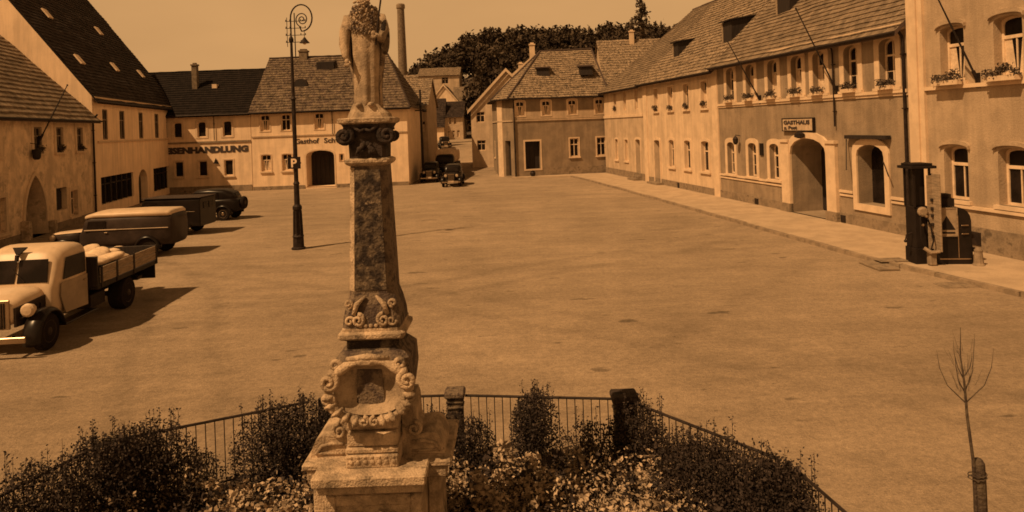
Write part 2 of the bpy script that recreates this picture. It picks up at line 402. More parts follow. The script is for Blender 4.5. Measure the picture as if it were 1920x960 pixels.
def roof_face(mb, a, b, c, d, course=.33, lift=.045, wob=.03):
    a, b, c, d = map(Vector, (a, b, c, d))
    L = ((d+c)/2-(a+b)/2).length; nc = max(2, int(L/course))
    nrm = (b-a).cross(d-a if (d-a).length > .01 else c-a).normalized()
    if nrm.z < 0: nrm = -nrm
    ea = (b-a).normalized()
    for i in range(nc):
        s0, s1 = i/nc, (i+1)/nc
        p0, q0, p1, q1 = a.lerp(d, s0), b.lerp(c, s0), a.lerp(d, s1), b.lerp(c, s1)
        nu = max(1, int((q0-p0).length/.9))
        for k in range(nu):
            u0, u1 = k/nu, (k+1)/nu
            def W(p, f):
                return p+nrm*(noise.noise(Vector((p.x*.7, p.y*.7, p.z*.9)))*wob*2.2+f)
            A, B_, C, D = p0.lerp(q0, u0), p0.lerp(q0, u1), p1.lerp(q1, u1), p1.lerp(q1, u0)
            A2, B2, C2, D2 = W(A, lift), W(B_, lift), W(C, .0), W(D, .0)
            def uv(p, s): return ((p-a).dot(ea), s*L)
            mb.face([A2, B2, C2, D2], [uv(A, s0), uv(B_, s0), uv(C, s1), uv(D, s1)])
            mb.face([W(A, -.0), W(B_, -.0), B2, A2], [uv(A, s0), uv(B_, s0), uv(B_, s0+.01/L), uv(A, s0+.01/L)])

def roof(par, fr, t0, t1, z1, k, rd, ov=.4, vo=.15, hl=0, hr=0, mat='tile_warm', course=.33, back=True):
    """wall top z1 at d=0, pitch k, ridge at d=-rd; hl/hr > 0 hip the ends"""
    e0, e1 = t0-(ov if hl else vo), t1+(ov if hr else vo)
    r0, r1 = (t0+hl if hl else e0), (t1-hr if hr else e1)
    ez, rz = z1-k*ov, z1+k*rd
    mb = MB()
    P = fr.P
    roof_face(mb, P(e0, ov, ez), P(e1, ov, ez), P(r1, -rd, rz), P(r0, -rd, rz), course)
    db = -2*rd-ov
    roof_face(mb, P(e1, db, ez), P(e0, db, ez), P(r0, -rd, rz), P(r1, -rd, rz), course*1.5)
    if hl: roof_face(mb, P(e0, db, ez), P(e0, ov, ez), P(r0, -rd, rz), P(r0+.01, -rd, rz), course)
    if hr: roof_face(mb, P(e1, ov, ez), P(e1, db, ez), P(r1+.01, -rd, rz), P(r1, -rd, rz), course)
    # underside
    th = .14
    mb.face([P(e0, ov, ez-th), P(e1, ov, ez-th), P(r1, -rd, rz-th), P(r0, -rd, rz-th)], [(0, 0)]*4)
    mb.face([P(e0, db, ez-th), P(e1, db, ez-th), P(r1, -rd, rz-th), P(r0, -rd, rz-th)], [(0, 0)]*4)
    mb.face([P(e0, ov, ez-th), P(e1, ov, ez-th), P(e1, ov, ez+.02), P(e0, ov, ez+.02)], [(0, 0)]*4)
    for e, h, r in ((e0, hl, r0), (e1, hr, r1)):
        if not h:
            for dd in (ov, db): mb.face([P(e, dd, ez-th), P(r, -rd, rz-th), P(r, -rd, rz+.03), P(e, dd, ez+.03)], [(0, 0)]*4)
    o = mb.build('roof', mat, par)
    # ridge tiles
    mb = MB(); n = max(2, int((r1-r0)/.4)); pts = [P(r0+(r1-r0)*i/n, -rd, rz+.02+random.uniform(-.015, .015)) for i in range(n+1)]
    mb.tube(pts, .09, 6)
    if hl: mb.tube([P(e0, ov, ez+.04), P(r0, -rd, rz+.03)], .07, 6)
    if hr: mb.tube([P(e1, ov, ez+.04), P(r1, -rd, rz+.03)], .07, 6)
    mb.build('ridge_tiles', mat, o)
    mb = MB(); mb.tube([P(e0, ov+.05, ez-.02), P(e1, ov+.05, ez-.02)], .06, 6); mb.build('gutter', 'iron', o)
    return o

def shell(par, fr, t0, t1, z1, depth, k, rd, holes, depths, mat, hl=0, hr=0, z0=-.3):
    mb = MB()
    facade(mb, fr, [(t0, z0), (t1, z0), (t1, z1), (t0, z1)], holes, depths)
    for t, h in ((t0, hl), (t1, hr)):
        pts = [fr.P(t, 0, z0), fr.P(t, -2*rd, z0), fr.P(t, -2*rd, z1)]
        if not h: pts.append(fr.P(t, -rd, z1+k*rd-.1))
        pts.append(fr.P(t, 0, z1)); mb.face(pts)
    mb.face([fr.P(t0, -2*rd, z0), fr.P(t1, -2*rd, z0), fr.P(t1, -2*rd, z1), fr.P(t0, -2*rd, z1)])
    return mb.build('wall', mat, par)

def niche(par, fr, lp, depth, mat='darkwood', name='door', leaf=True):
    """the door leaf (planked) closing a deep opening"""
    ts = [a for a, b in lp]; zs = [b for a, b in lp]
    mb = MB(); fill(mb, fr, grow(lp, .01), -depth+.004)
    t0, t1, z0, z1 = min(ts), max(ts), min(zs), max(zs)
    if leaf:
        n = max(2, int((t1-t0)/.35)); w = (t1-t0)/n
        zt = z0+(z1-z0)*.82
        for i in range(n): mb.frbox(fr, t0+i*w+.02, t0+(i+1)*w-.02, -depth+.01, -depth+.045, z0+.05, zt)
    return mb.build(name, mat, par)

def band(par, fr, t0, t1, z0, z1, d=.06, name='ledge', mat='trim', d0=.0):
    mb = MB(); mb.frbox(fr, t0, t1, d0, d, z0, z1); return mb.build(name, mat, par)

def downpipe(par, fr, t, z0, z1, d=.1, r=.055):
    mb = MB(); mb.tube([fr.P(t, d+.25, z1+.15), fr.P(t, d+.02, z1-.15), fr.P(t, d, z1-.4), fr.P(t, d, z0)], r, 7)
    z = z1-.8
    while z > z0+.3:
        mb.frbox(fr, t-r-.015, t+r+.015, d-.09, d+r+.012, z, z+.04); z -= 1.9
    return mb.build('downpipe', 'iron', par)

def chimney(par, x, y, z0, z1, sx=.6, sy=.5, mat='brick'):
    mb = MB(); mb.box(x-sx/2, x+sx/2, y-sy/2, y+sy/2, z0, z1-.2); mb.box(x-sx/2-.06, x+sx/2+.06, y-sy/2-.06, y+sy/2+.06, z1-.2, z1-.08)
    mb.box(x-sx/2+.08, x+sx/2-.08, y-sy/2+.08, y+sy/2-.08, z1-.081, z1+.05)
    return mb.build('chimney', mat, par)

def dormer(par, fr, t, w, d0, z0, h, k, mat='darkwood'):
    """shed dormer: front face at depth d0 (inward), height h above roof z0"""
    mb = MB(); dback = d0+h/(k-.18)
    P = fr.P
    ft = [(t-w/2, -d0, z0-.1), (t+w/2, -d0, z0-.1), (t+w/2, -d0, z0+h), (t-w/2, -d0, z0+h)]
    zb = z0+h+(dback-d0)*.18
    for tt in (t-w/2, t+w/2):
        mb.face([P(tt, -d0, z0-.1), P(tt, -d0, z0+h), P(tt, -dback, zb), P(tt, -dback, zb-.3)])
    mb.hexa([P(t-w/2-.12, -d0+.18, z0+h), P(t+w/2+.12, -d0+.18, z0+h), P(t+w/2+.12, -dback-.1, zb), P(t-w/2-.12, -dback-.1, zb),
             P(t-w/2-.12, -d0+.18, z0+h+.07), P(t+w/2+.12, -d0+.18, z0+h+.07), P(t+w/2+.12, -dback-.1, zb+.07), P(t-w/2-.12, -dback-.1, zb+.07)])
    mb.face([P(*p) for p in ft])
    o = mb.build('dormer', mat, par)
    mb = MB(); ring(mb, fr, loop(t-w/2+.13, t+w/2-.13, z0+.12, z0+h-.1), loop(t-w/2, t+w/2, z0, z0+h-.01), -d0, -d0+.04)
    mb = MB(); mb.frbox(fr, t-w/2+.02, t-w/2+.14, -d0, -d0+.04, z0, z0+h-.05)
    f = mb.build('window_frame', 'wood', o)
    return o

def text_mesh(txt, size, fr_or_mat, name, mat, par=None, width=None, extrude=.012, base=None, bold=.0):
    cu = bpy.data.curves.new(name, 'FONT'); cu.body = txt; cu.size = size; cu.extrude = extrude; cu.align_x = 'LEFT'; cu.offset = bold
    cu.resolution_u = 3
    o = bpy.data.objects.new(name+'_tmp', cu); COL.objects.link(o)
    bpy.context.view_layer.update()
    dg = bpy.context.evaluated_depsgraph_get()
    me = bpy.data.meshes.new_from_object(o.evaluated_get(dg)); bpy.data.objects.remove(o)
    xs = [v.co.x for v in me.vertices]; w = max(xs)-min(xs); f = (width/w) if width else 1; x0 = min(xs)
    mb = MB()
    for v in me.vertices: v.co.x = (v.co.x-x0)*f
    mb.idx([(fr_or_mat @ v.co)[:] for v in me.vertices], [list(p.vertices) for p in me.polygons])
    bpy.data.meshes.remove(me)
    return mb.build(name, mat, par, base)
def wallmat(fr, t, d, z):
    p = fr.P(t, d, z); e = fr.e; n = fr.n
    return Matrix(((e[0], 0, n[0], p[0]), (e[1], 0, n[1], p[1]), (0, 1, 0, p[2]), (0, 0, 0, 1)))

def leaves(mb, c, r, n, size, flat=.0, clumps=8, rng=random):
    """leaf-sized faces in uneven clumps inside an ellipsoid"""
    cl = []
    for _ in range(clumps):
        while True:
            p = Vector((rng.uniform(-1, 1), rng.uniform(-1, 1), rng.uniform(-1, 1)))
            if p.length < 1: break
        cl.append(Vector((p.x*r[0]*.8, p.y*r[1]*.8, p.z*r[2]*.8)))
    for i in range(n):
        q = rng.choice(cl); g = .38
        v = Vector((rng.gauss(0, g), rng.gauss(0, g), rng.gauss(0, g)))+Vector((q.x/r[0], q.y/r[1], q.z/r[2]))
        if v.length > 1.12: v *= rng.uniform(.8, 1.1)/v.length
        p = Vector(c)+Vector((v.x*r[0], v.y*r[1], v.z*r[2]))
        if p.z < .02 and c[2] < 3: p.z = .02+rng.random()*.1
        leaf(mb, p, size*rng.uniform(.6, 1.3), rng, flat)
def leaf(mb, p, s, rng=random, flat=0):
    a = Vector((rng.gauss(0, 1), rng.gauss(0, 1), rng.gauss(0, 1)*(1-flat))).normalized()
    b = a.cross(Vector((rng.gauss(0, 1), rng.gauss(0, 1), rng.gauss(0, 1)))).normalized()
    p = Vector(p)
    mb.face([p-a*s*.5, p+b*s*.3, p+a*s*.6, p-b*s*.3])

# ------------------------------------------------------------------ camera, light
cam = bpy.data.cameras.new('camera'); co = bpy.data.objects.new('camera', cam); COL.objects.link(co); sc.camera = co
cam.sensor_width = 36; cam.lens = 36*1330/1920; cam.shift_y = -244/1920; cam.clip_end = 3000; cam.clip_start = .05
co.location = (0, 0, 4.5)
co.rotation_mode = 'XYZ'
rollm = Matrix.Rotation(R(90), 4, 'X') @ Matrix.Rotation(-0.036, 4, 'Z')
co.rotation_euler = rollm.to_euler()

sun_el, hx, hy = 52, .80, .60       # light travels towards +x +y
sd = Vector((hx*math.cos(R(sun_el)), hy*math.cos(R(sun_el)), -math.sin(R(sun_el))))
sl = bpy.data.lights.new('sun', 'SUN'); so = bpy.data.objects.new('sun', sl); COL.objects.link(so)
so.rotation_euler = sd.to_track_quat('-Z', 'Y').to_euler(); so.location = (-30, -20, 40)
sl.energy = 5.0; sl.angle = R(.55); sl.color = (1, .605, .275)
w = bpy.data.worlds.new('World'); sc.world = w; w.use_nodes = True
nt = w.node_tree; bg = nt.nodes['Background']
sky = N(nt, 'ShaderNodeTexSky', sky_type='NISHITA'); sky.sun_disc = False; sky.sun_elevation = R(sun_el)
sky.sun_rotation = math.atan2(-hx, -hy); sky.air_density = 1.5; sky.dust_density = 3.0
bw = N(nt, 'ShaderNodeRGBToBW'); nt.links.new(sky.outputs[0], bw.inputs[0])
# flatten the sky's range as the sepia print does; low band shaped bright to light walls, zenith dimmed
pw = N(nt, 'ShaderNodeMath', operation='POWER'); pw.inputs[1].default_value = .25; nt.links.new(bw.outputs[0], pw.inputs[0])
tcw = N(nt, 'ShaderNodeTexCoord'); sx = N(nt, 'ShaderNodeSeparateXYZ'); nt.links.new(tcw.outputs['Generated'], sx.inputs[0])
rp = N(nt, 'ShaderNodeValToRGB'); rp.color_ramp.interpolation = 'EASE'
rp.color_ramp.elements[0].position = .52; rp.color_ramp.elements[0].color = (1, 1, 1, 1)
rp.color_ramp.elements[1].position = .80; rp.color_ramp.elements[1].color = (.12, .12, .12, 1)
nt.links.new(sx.outputs['Z'], rp.inputs['Fac'])
ml = N(nt, 'ShaderNodeMath', operation='MULTIPLY'); nt.links.new(pw.outputs[0], ml.inputs[0]); nt.links.new(rp.outputs['Color'], ml.inputs[1])
cn = N(nt, 'ShaderNodeTexNoise'); cn.inputs['Scale'].default_value = 2.2; cn.inputs['Detail'].default_value = 5
mpw = N(nt, 'ShaderNodeMapping'); mpw.inputs['Scale'].default_value = (1, 1, 3); nt.links.new(tcw.outputs['Generated'], mpw.inputs[0]); nt.links.new(mpw.outputs[0], cn.inputs['Vector'])
cr_ = N(nt, 'ShaderNodeMapRange'); cr_.inputs[1].default_value = .3; cr_.inputs[2].default_value = .7; cr_.inputs[3].default_value = .88; cr_.inputs[4].default_value = 1.08; nt.links.new(cn.outputs['Fac'], cr_.inputs[0])
m2 = N(nt, 'ShaderNodeMath', operation='MULTIPLY'); nt.links.new(ml.outputs[0], m2.inputs[0]); nt.links.new(cr_.outputs[0], m2.inputs[1])
tn = N(nt, 'ShaderNodeVectorMath', operation='SCALE'); tn.inputs[0].default_value = (4.65, 2.46, .93)
nt.links.new(m2.outputs[0], tn.inputs['Scale']); nt.links.new(tn.outputs[0], bg.inputs['Color']); bg.inputs['Strength'].default_value = .1
sc.cycles.filter_width = 1.7
sc.view_settings.view_transform = 'Standard'; sc.view_settings.look = 'None'; sc.view_settings.exposure = -.07; sc.view_settings.gamma = 1

# ------------------------------------------------------------------ terrain
def sm(x): x = max(0, min(1, x)); return x*x*(3-2*x)
def hz(x, y):
    return 2.6*sm((y-66)/49)+20*sm((y-115)/110)*sm((x+45)/40)
def sheet(name, mat, xs, ys, dz=0):
    mb = MB(); n = len(xs)
    mb.idx([(x, y, hz(x, y)+dz) for y in ys for x in xs], [(j*n+i, j*n+i+1, (j+1)*n+i+1, (j+1)*n+i) for j in range(len(ys)-1) for i in range(n-1)])
    return struct(mb.build(name, mat, base=(0, 0, 0), smooth=True))
sheet('ground', 'ground', [-1500, -300, -90, -60]+[x for x in range(-50, 51, 5)]+[60, 90, 300, 1500], [-1500, -200, -40, 0, 30, 60]+[66+k*3 for k in range(18)]+[120])
sheet('hill', 'hill', [-1500, -400, -120]+[x for x in range(-80, 161, 8)]+[400, 1500], [120]+[125+6*k for k in range(20)]+[300, 600, 1500], 0)

# pavement along the right row with kerb
KB = [(4.9, 60.2), (5.9, 55.2), (6.9, 48.5), (8.05, 41), (9.66, 29.7), (10.84, 21.6), (12.07, 16.9), (13.7, 11), (15.4, 4), (16.6, -2)]
RA, RB = (8.1, 62), (14.3, 22)
RR = Fr(*RA, *RB)
def pave_sheet():
    mb = MB()
    inner = [RR.P(t, -.2, 0) for t in (-.3, 7, 14, 21, 33, 42, 48, 55, 62, 66)]
    for k in range(len(KB)-1):
        a, b = KB[k], KB[k+1]; c, d = inner[k+1], inner[k]
        mb.face([(a[0], a[1], .11), (b[0], b[1], .11), (c[0], c[1], .11), (d[0], d[1], .11)])
    o = mb.build('pavement', 'pave', base=(0, 0, 0)); struct(o)
    mb = MB()
    for k in range(len(KB)-1):
        a, b = Vector((*KB[k], 0)), Vector((*KB[k+1], 0)); L = (b-a).length; e = (b-a)/L; nn = Vector((-e.y, e.x, 0)); nn = nn if nn.x < 0 else -nn
        m = max(1, int(L/1.1))
        for i in range(m):
            p = a+e*(L*i/m+.012); q = a+e*(L*(i+1)/m-.012); h = .122+random.uniform(-.016, .012)
            j = random.uniform(-.025, .025)
            o1 = nn*(.0+j); o2 = nn*(.15+j)
            c = [p+o1, q+o1, q+o2, p+o2]
            mb.hexa([tuple(x+Vector((0, 0, -.1))) for x in c]+[tuple(x+Vector((0, 0, h))) for x in c])
    struct(mb.build('kerb', 'kerbstone', base=(0, 0, 0)))
pave_sheet()
# narrow walk before the corner house and gully covers
mb = MB()
for a, b in (((-.2, 60.6), (8.0, 61.9)),):
    mb.hexa([(a[0], a[1], -.05), (4.9, 60.35, -.05), (8.0, 62.4, -.05), (-.1, 61.4, -.05), (a[0], a[1], .1), (4.9, 60.35, .1), (8.0, 62.4, .1), (-.1, 61.4, .1)])
struct(mb.build('pavement', 'pave', base=(0, 0, 0)))

# ------------------------------------------------------------------ right row
def sill_flowers(fr, t, z, w, label, d=.12, box=True, scale=1.0):
    base = fr.P(t, d, z)
    th = thing('flower_box', label, 'flower box', base, 'flower boxes on upper window sills')
    if box:
        mb = MB(); mb.frbox(fr, t-w/2, t+w/2, d-.09, d+.1, z+.002, z+.15); mb.build('planter', 'trim', th)
    mb = MB()
    rng = random.Random(int(t*100+z))
    for k in range(int(3+w*3)):
        m_ = int(3+w*3)+2; c = fr.P(t-w/2+w*(k+.5)/int(3+w*3), d+rng.uniform(-.03, .06), z+.2+rng.uniform(-.05, .13)*scale)
        for _ in range(60):
            gg = lambda q: max(-.12, min(.12, rng.gauss(0, q)))
            leaf(mb, (c[0]+gg(.08), c[1]+gg(.08), c[2]+gg(.075)), .09, rng)
    mb.build('flowers', 'leaf_mid', th)
    return th

def flagpole(fr, t, z, out, ztip, label, dt=0):
    a = Vector(fr.P(t, .03, z)); b = Vector(fr.P(t+dt, out, ztip))
    th = thing('flagpole', label, 'flagpole', tuple(a), 'bare flagpoles slanting from the house fronts')
    mb = MB(); mb.tube([a+(b-a)*.02, b], [.035, .022], 7); mb.sphere(b, .045, 8, 6); mb.build('pole', 'darkwood', th)
    mb = MB(); mb.frbox(fr, t-.07, t+.07, .0, .06, z-.2, z+.25); mb.tube([a, a+(b-a)*.12], .055, 8); mb.build('bracket', 'iron', th)

# R3: small two-tone house at the far end
def right_small():
    fr = RR; th = thing('townhouse', 'small house with pale upper storey and darker ground floor, farthest in the right row', 'house', fr.P(5, 0, 0))
    up = [loop(a, b, z0, 6.88) for a, b, z0 in ((2.85, 3.55, 5.42), (5.45, 6.15, 5.42), (8.25, 8.95, 5.42))]
    lo = [loop(2.95, 3.7, 1.4, 3.1, .1), loop(5.5, 6.3, 1.4, 3.1, .1)]
    dr = loop(8.2, 9.25, .12, 3.15, .12)
    hs = up+lo+[dr]; ds = [.22]*5+[.35]
    shell(th, fr, .0, 10.15, 7.35, 16, .8, 8.6, hs, ds, 'stucco_cream')
    # darker render below the ledge
    mb = MB(); facade(mb, fr, [(.02, .5), (10.1, .5), (10.1, 4.85), (.02, 4.85)], [grow(h, .14) for h in lo]+[[(8.06, .5), (9.39, .5), (9.39, 3.28), (8.06, 3.28)]], [.02]*3, .02)
    mb.build('ground_floor_render', 'stucco_mid', th)
    for h in up: window(th, fr, h, .22, surround=.0, sill=False)
    for h in lo: window(th, fr, h, .22, surround=.14)
    niche(th, fr, dr, .35); mb = MB(); ring(mb, fr, dr, grow(dr, .16, 0), 0, .05); mb.build('door_surround', 'trim', th)
    mb = MB(); mb.frbox(fr, 8.0, 9.5, .0, .7, .0, .25); mb.frbox(fr, 8.1, 9.4, .0, .35, .25, .4); mb.build('doorstep', 'plinth', th)
    band(th, fr, 0, 10.12, 4.85, 5.05, .09)
    band(th, fr, 0, 10.1, .1, .62, .05, 'plinth', 'plinth')
    roof(th, fr, 0.05, 10.1, 7.4, .8, 8.6, .45, .25, mat='tile_warm')
    sill_flowers(fr, 3.2, 5.42, .5, 'dark plant on farthest upper sill of the small two-tone house', .03, False)
right_small()

def right_cream():
    fr = RR; th = thing('townhouse', 'pale cream townhouse with quoined corners between the small house and the dark inn', 'house', fr.P(16, 0, 0))
    up = [loop(a, b, 5.15, 6.7) for a, b in ((12.45, 13.25), (15.1, 15.95), (17.75, 18.55), (20.4, 21.2))]
    lo = [loop(a, b, 1.42, 3.2, .12) for a, b in ((15.0, 15.85), (17.6, 18.5), (20.15, 21.2))]
    dr = loop(12.25, 13.3, .12, 3.15, .1)
    shell(th, fr, 10.18, 22.6, 7.5, 16, .93, 8.2, up+lo+[dr], [.24]*7+[.4], 'stucco_cream')
    for h in up: window(th, fr, h, .24, surround=.13)
    for h in lo: window(th, fr, h, .24, surround=.16)
    niche(th, fr, dr, .4); mb = MB(); ring(mb, fr, dr, grow(dr, .16, 0), 0, .05); mb.build('door_surround', 'trim', th)
    mb = MB(); mb.frbox(fr, 11.9, 13.9, .0, .55, .0, .24); mb.build('doorstep', 'plinth', th)
    for a, b in ((10.2, 10.95), (21.85, 22.58)): band(th, fr, a, b, .1, 7.3, .05, 'quoin_strip', 'trim')
    band(th, fr, 10.96, 21.84, .1, .5, .045, 'plinth', 'plinth')
    band(th, fr, 10.2, 22.58, 7.3, 7.45, .14, 'cornice', 'trim')
    mb = MB(); mb.frbox(fr, 16.35, 16.65, .045, .07, .12, .45); mb.build('cellar_grate', 'iron', th)
    roof(th, fr, 10.2, 22.5, 7.55, .93, 8.2, .45, .25, mat='tile_patchy')
    dormer(th, fr, 13.1, .9, 1.45, 7.55+.93*1.45, .95, .93); dormer(th, fr, 20.9, 1.2, 1.5, 7.55+.93*1.5, 1.2, .93)
    c = fr.P(19.5, -8.2, 0); chimney(th, c[0], c[1], 14, 16.4)
    names = ['farthest', 'second farthest', 'third farthest', 'nearest']
    for (a, b), n in zip(((12.45, 13.25), (15.1, 15.95), (17.75, 18.55), (20.4, 21.2)), names):
        sill_flowers(fr, (a+b)/2, 5.13, .6, f'dark flowers on the {n} upper sill of the cream townhouse', .08, False, .8)
right_cream()

def right_inn():
    fr = RR; th = thing('inn', 'dark stucco inn with white arched window surrounds, gateway and sign on the right', 'inn', fr.P(30, 0, 0))
    cs = [24.16, 26.36, 28.56, 30.65, 32.37, 34.53, 36.66]
    up = [loop(c-.44, c+.44, 5.42, 7.18, .24) for c in cs]
    lo = [loop(c-.42, c+.42, 1.5, 3.2, .2) for c in (23.97, 26.34, 28.48)]
    gate = loop(30.0, 32.8, .12, 3.5, .75); big = loop(34.75, 36.35, 1.0, 3.3, .45)
    shell(th, fr, 22.62, 37.72, 7.68, 16, .93, 8.2, up+lo+[gate, big], [.3]*10+[1.5, .6], 'stucco_inn')
    for h in up: window(th, fr, h, .3, 'six', surround=.27)
    for h in lo: window(th, fr, h, .3, 'six', surround=.24)
    niche(th, fr, gate, 1.5, name='gate')
    niche(th, fr, big, .6, 'glass', 'shop_window', False)
    mb = MB(); ring(mb, fr, gate, grow(gate, .28, 0), .0, .1); mb.frbox(fr, 29.3, 29.98, .0, .14, .5, 3.4); mb.frbox(fr, 32.82, 33.48, .0, .14, .5, 3.4)
    mb.frbox(fr, 29.25, 29.98, .0, .2, 3.3, 3.42); mb.frbox(fr, 32.82, 33.53, .0, .2, 3.3, 3.42)
    mb.build('gate_surround', 'trim', th)
    mb = MB(); mb.frbox(fr, 29.2, 30.0, .0, .2, .1, .5); mb.mark(); mb.frbox(fr, 32.8, 33.55, .0, .2, .1, .5); mb.mark(); mb.build_split('pillar_foot', 'plinth', th)
    mb = MB(); ring(mb, fr, big, grow(big, .26), .0, .07); mb.build('window_surround', 'trim', th)
    mb = MB(); mb.frbox(fr, 34.3, 36.75, .04, .24, 3.52, 3.66)
    mb.tube([fr.P(34.25, .12, 3.5), fr.P(34.6, .4, 2.3)], .02, 5); mb.tube([fr.P(36.4, .12, 2.7), fr.P(36.9, .3, 2.2)], .02, 5); mb.build('awning_roller', 'darkwood', th)
    band(th, fr, 22.64, 37.7, 5.18, 5.3, .1); band(th, fr, 22.64, 37.7, 5.08, 5.17, .05)
    for a, b in ((22.64, 29.18), (33.58, 34.45), (36.65, 37.7)):
        band(th, fr, a, b, 1.34, 1.44, .08); band(th, fr, a, b, 1.2, 1.28, .05)
        band(th, fr, a, b, .1, .5, .06, 'plinth', 'plinth')
    band(th, fr, 34.46, 36.64, .1, .5, .06, 'plinth', 'plinth')
    mb = MB(); mb.frbox(fr, 26.55, 26.9, .06, .09, .14, .42); mb.mark(); mb.frbox(fr, 33.65, 33.95, .06, .09, .14, .42); mb.mark(); mb.build_split('cellar_grate', 'iron', th)
    band(th, fr, 22.64, 37.7, 7.4, 7.62, .22, 'cornice', 'trim')
    roof(th, fr, 22.7, 37.65, 7.75, .93, 8.2, .5, .1, mat='tile_warm')
    downpipe(th, fr, 37.6, .3, 7.3); downpipe(th, fr, 33.5, 4.0, 7.3, r=.035)
    for t in (20.9+1.2, ): pass
    dormer(th, fr, 25.9, 1.3, 2.2, 7.75+.93*2.2, 1.2, .93)
    dormer(th, fr, 32.2, 1.3, 4.2, 7.75+.93*4.2, 1.2, .93)
    c = fr.P(30, -8.2, 0); chimney(th, c[0], c[1], 14.5, 17)
    # notice board + lamp
    mb = MB(); mb.frbox(fr, 27.18, 27.5, .01, .06, 2.6, 3.2); o = mb.build('notice_board', 'signdark', base=fr.P(27.3, 0, 2.6)); tag(o, 'small dark notice board between lower windows of the inn', 'notice board')
    q = thing('wall_lantern', 'dark lantern on bracket above the leftmost lower windows of the inn', 'lantern', fr.P(25.1, 0, 3.1))
    mb = MB(); mb.tube([fr.P(25.1, .0, 3.55), fr.P(25.1, .28, 3.6), fr.P(25.1, .28, 3.5)], .02, 5); mb.build('bracket', 'iron', q)
    c = fr.P(25.1, .28, 3.1); mb = MB(); mb.lathe([(.06, 0), (.13, .1), (.15, .3), (.06, .42), (.02, .46)], c, 8); mb.build('lantern_body', 'iron', q)
    # sign over the gate
    sg = thing('inn_sign', 'weathered pale sign board in dark frame above the inn gateway', 'sign', fr.P(30.8, 0, 3.8))
    mb = MB(); ring(mb, fr, loop(29.55, 31.95, 3.84, 4.36), loop(29.49, 32.01, 3.80, 4.40), .03, .14); mb.build('sign_frame', 'signdark', sg)
    mb = MB(); mb.frbox(fr, 29.54, 31.96, .04, .125, 3.83, 4.37); mb.build('sign_board', 'signpale', sg)
    text_mesh('GASTHAUS', .24, wallmat(fr, 29.66, .138, 4.12), 'sign_lettering', 'letter', sg, width=2.1, bold=.008)
    text_mesh('z. Post', .2, wallmat(fr, 29.66, .138, 3.9), 'sign_lettering', 'letter', sg, width=1.1, bold=.006)
    mb = MB(); mb.lathe([(.05, 0), (.22, .06), (.22, .2), (.05, .3)], fr.P(31.2, .3, 3.5), 10); mb.build('sign_lamp', 'iron', sg)
    ords = ['leftmost', 'second', 'third', 'fourth', 'fifth', 'sixth', 'rightmost']
    for c, n in zip(cs, ords):
        sill_flowers(fr, c, 5.33, .78, f'flowers on the {n} upper window sill of the dark inn', .14, True)
    flagpole(fr, 33.63, 5.41, 1.7, 8.8, 'bare flagpole slanting over the inn gateway sign')
    flagpole(fr, 27.37, 5.32, 1.62, 8.24, 'bare flagpole slanting past the second window of the inn')
right_inn()

def right_near():
    fr = RR; th = thing('townhouse', 'tall stucco house behind the petrol pump, nearest in the right row', 'house', fr.P(45, 0, 0))
    ucs = [39.72, 41.85, 44.1, 46.4, 48.7, 51]; 
    up = [loop(c-.5, c+.5, 5.42, 7.2, .16) for c in ucs]
    lo = [loop(c-.5, c+.5, 1.62, 3.33, .16) for c in ucs]
    shell(th, fr, 37.76, 53.5, 9.6, 16, .9, 7.5, up+lo, [.34]*12, 'stucco_pump')
    for h in up+lo:
        window(th, fr, h, .34, 'tee', surround=.0, sill=False)
        t0 = h[0][0]; t1 = h[1][0]; zt = max(b for a, b in h); z0 = h[0][1]
        mb = MB(); hd = [(a, b) for a, b in h[2:]]
        n = len(hd)
        for k in range(n-1):
            a, b = hd[k], hd[k+1]
            f = lambda p, g: ((t0+t1)/2+(p[0]-(t0+t1)/2)*1.22, p[1]+g)
            c = [f(a, .08), f(b, .08), f(b, .2), f(a, .2)]
            mb.hexa([fr.P(x, 0, z) for x, z in c]+[fr.P(x, .1, z) for x, z in c])
        mb.build('hood_mould', 'stucco_pump', th)
        mb = MB(); mb.frbox(fr, t0-.12, t1+.12, -.1, .1, z0-.12, z0-.0); mb.build('sill', 'trim', th)
    band(th, fr, 37.8, 38.55, .9, 9.4, .1, 'pilaster', 'trim'); band(th, fr, 38.02, 38.33, .95, 9.3, .16, 'pilaster_face', 'trim', d0=.1)
    band(th, fr, 38.56, 53.4, 5.18, 5.3, .1); band(th, fr, 38.56, 53.4, 1.38, 1.48, .08)
    band(th, fr, 37.78, 53.4, .1, .85, .07, 'plinth', 'plinth')
    mb = MB(); mb.frbox(fr, 40.2, 40.7, .07, .1, .3, .7); mb.build('cellar_grate', 'iron', th)
    band(th, fr, 37.78, 53.45, 9.3, 9.55, .25, 'cornice', 'trim')
    roof(th, fr, 37.8, 53.4, 9.7, .9, 7.5, .5, .1, mat='tile_warm')
    for c, n in zip(ucs[:2], ['leftmost', 'second']):
        sill_flowers(fr, c, 5.3, 1.1, f'pale planter with flowers under the {n} upper window behind the petrol pump', .24, True, 1.4)
    flagpole(fr, 40.75, 5.36, 1.35, 8.0, 'bare flagpole slanting between upper windows of the house behind the petrol pump')
right_near()

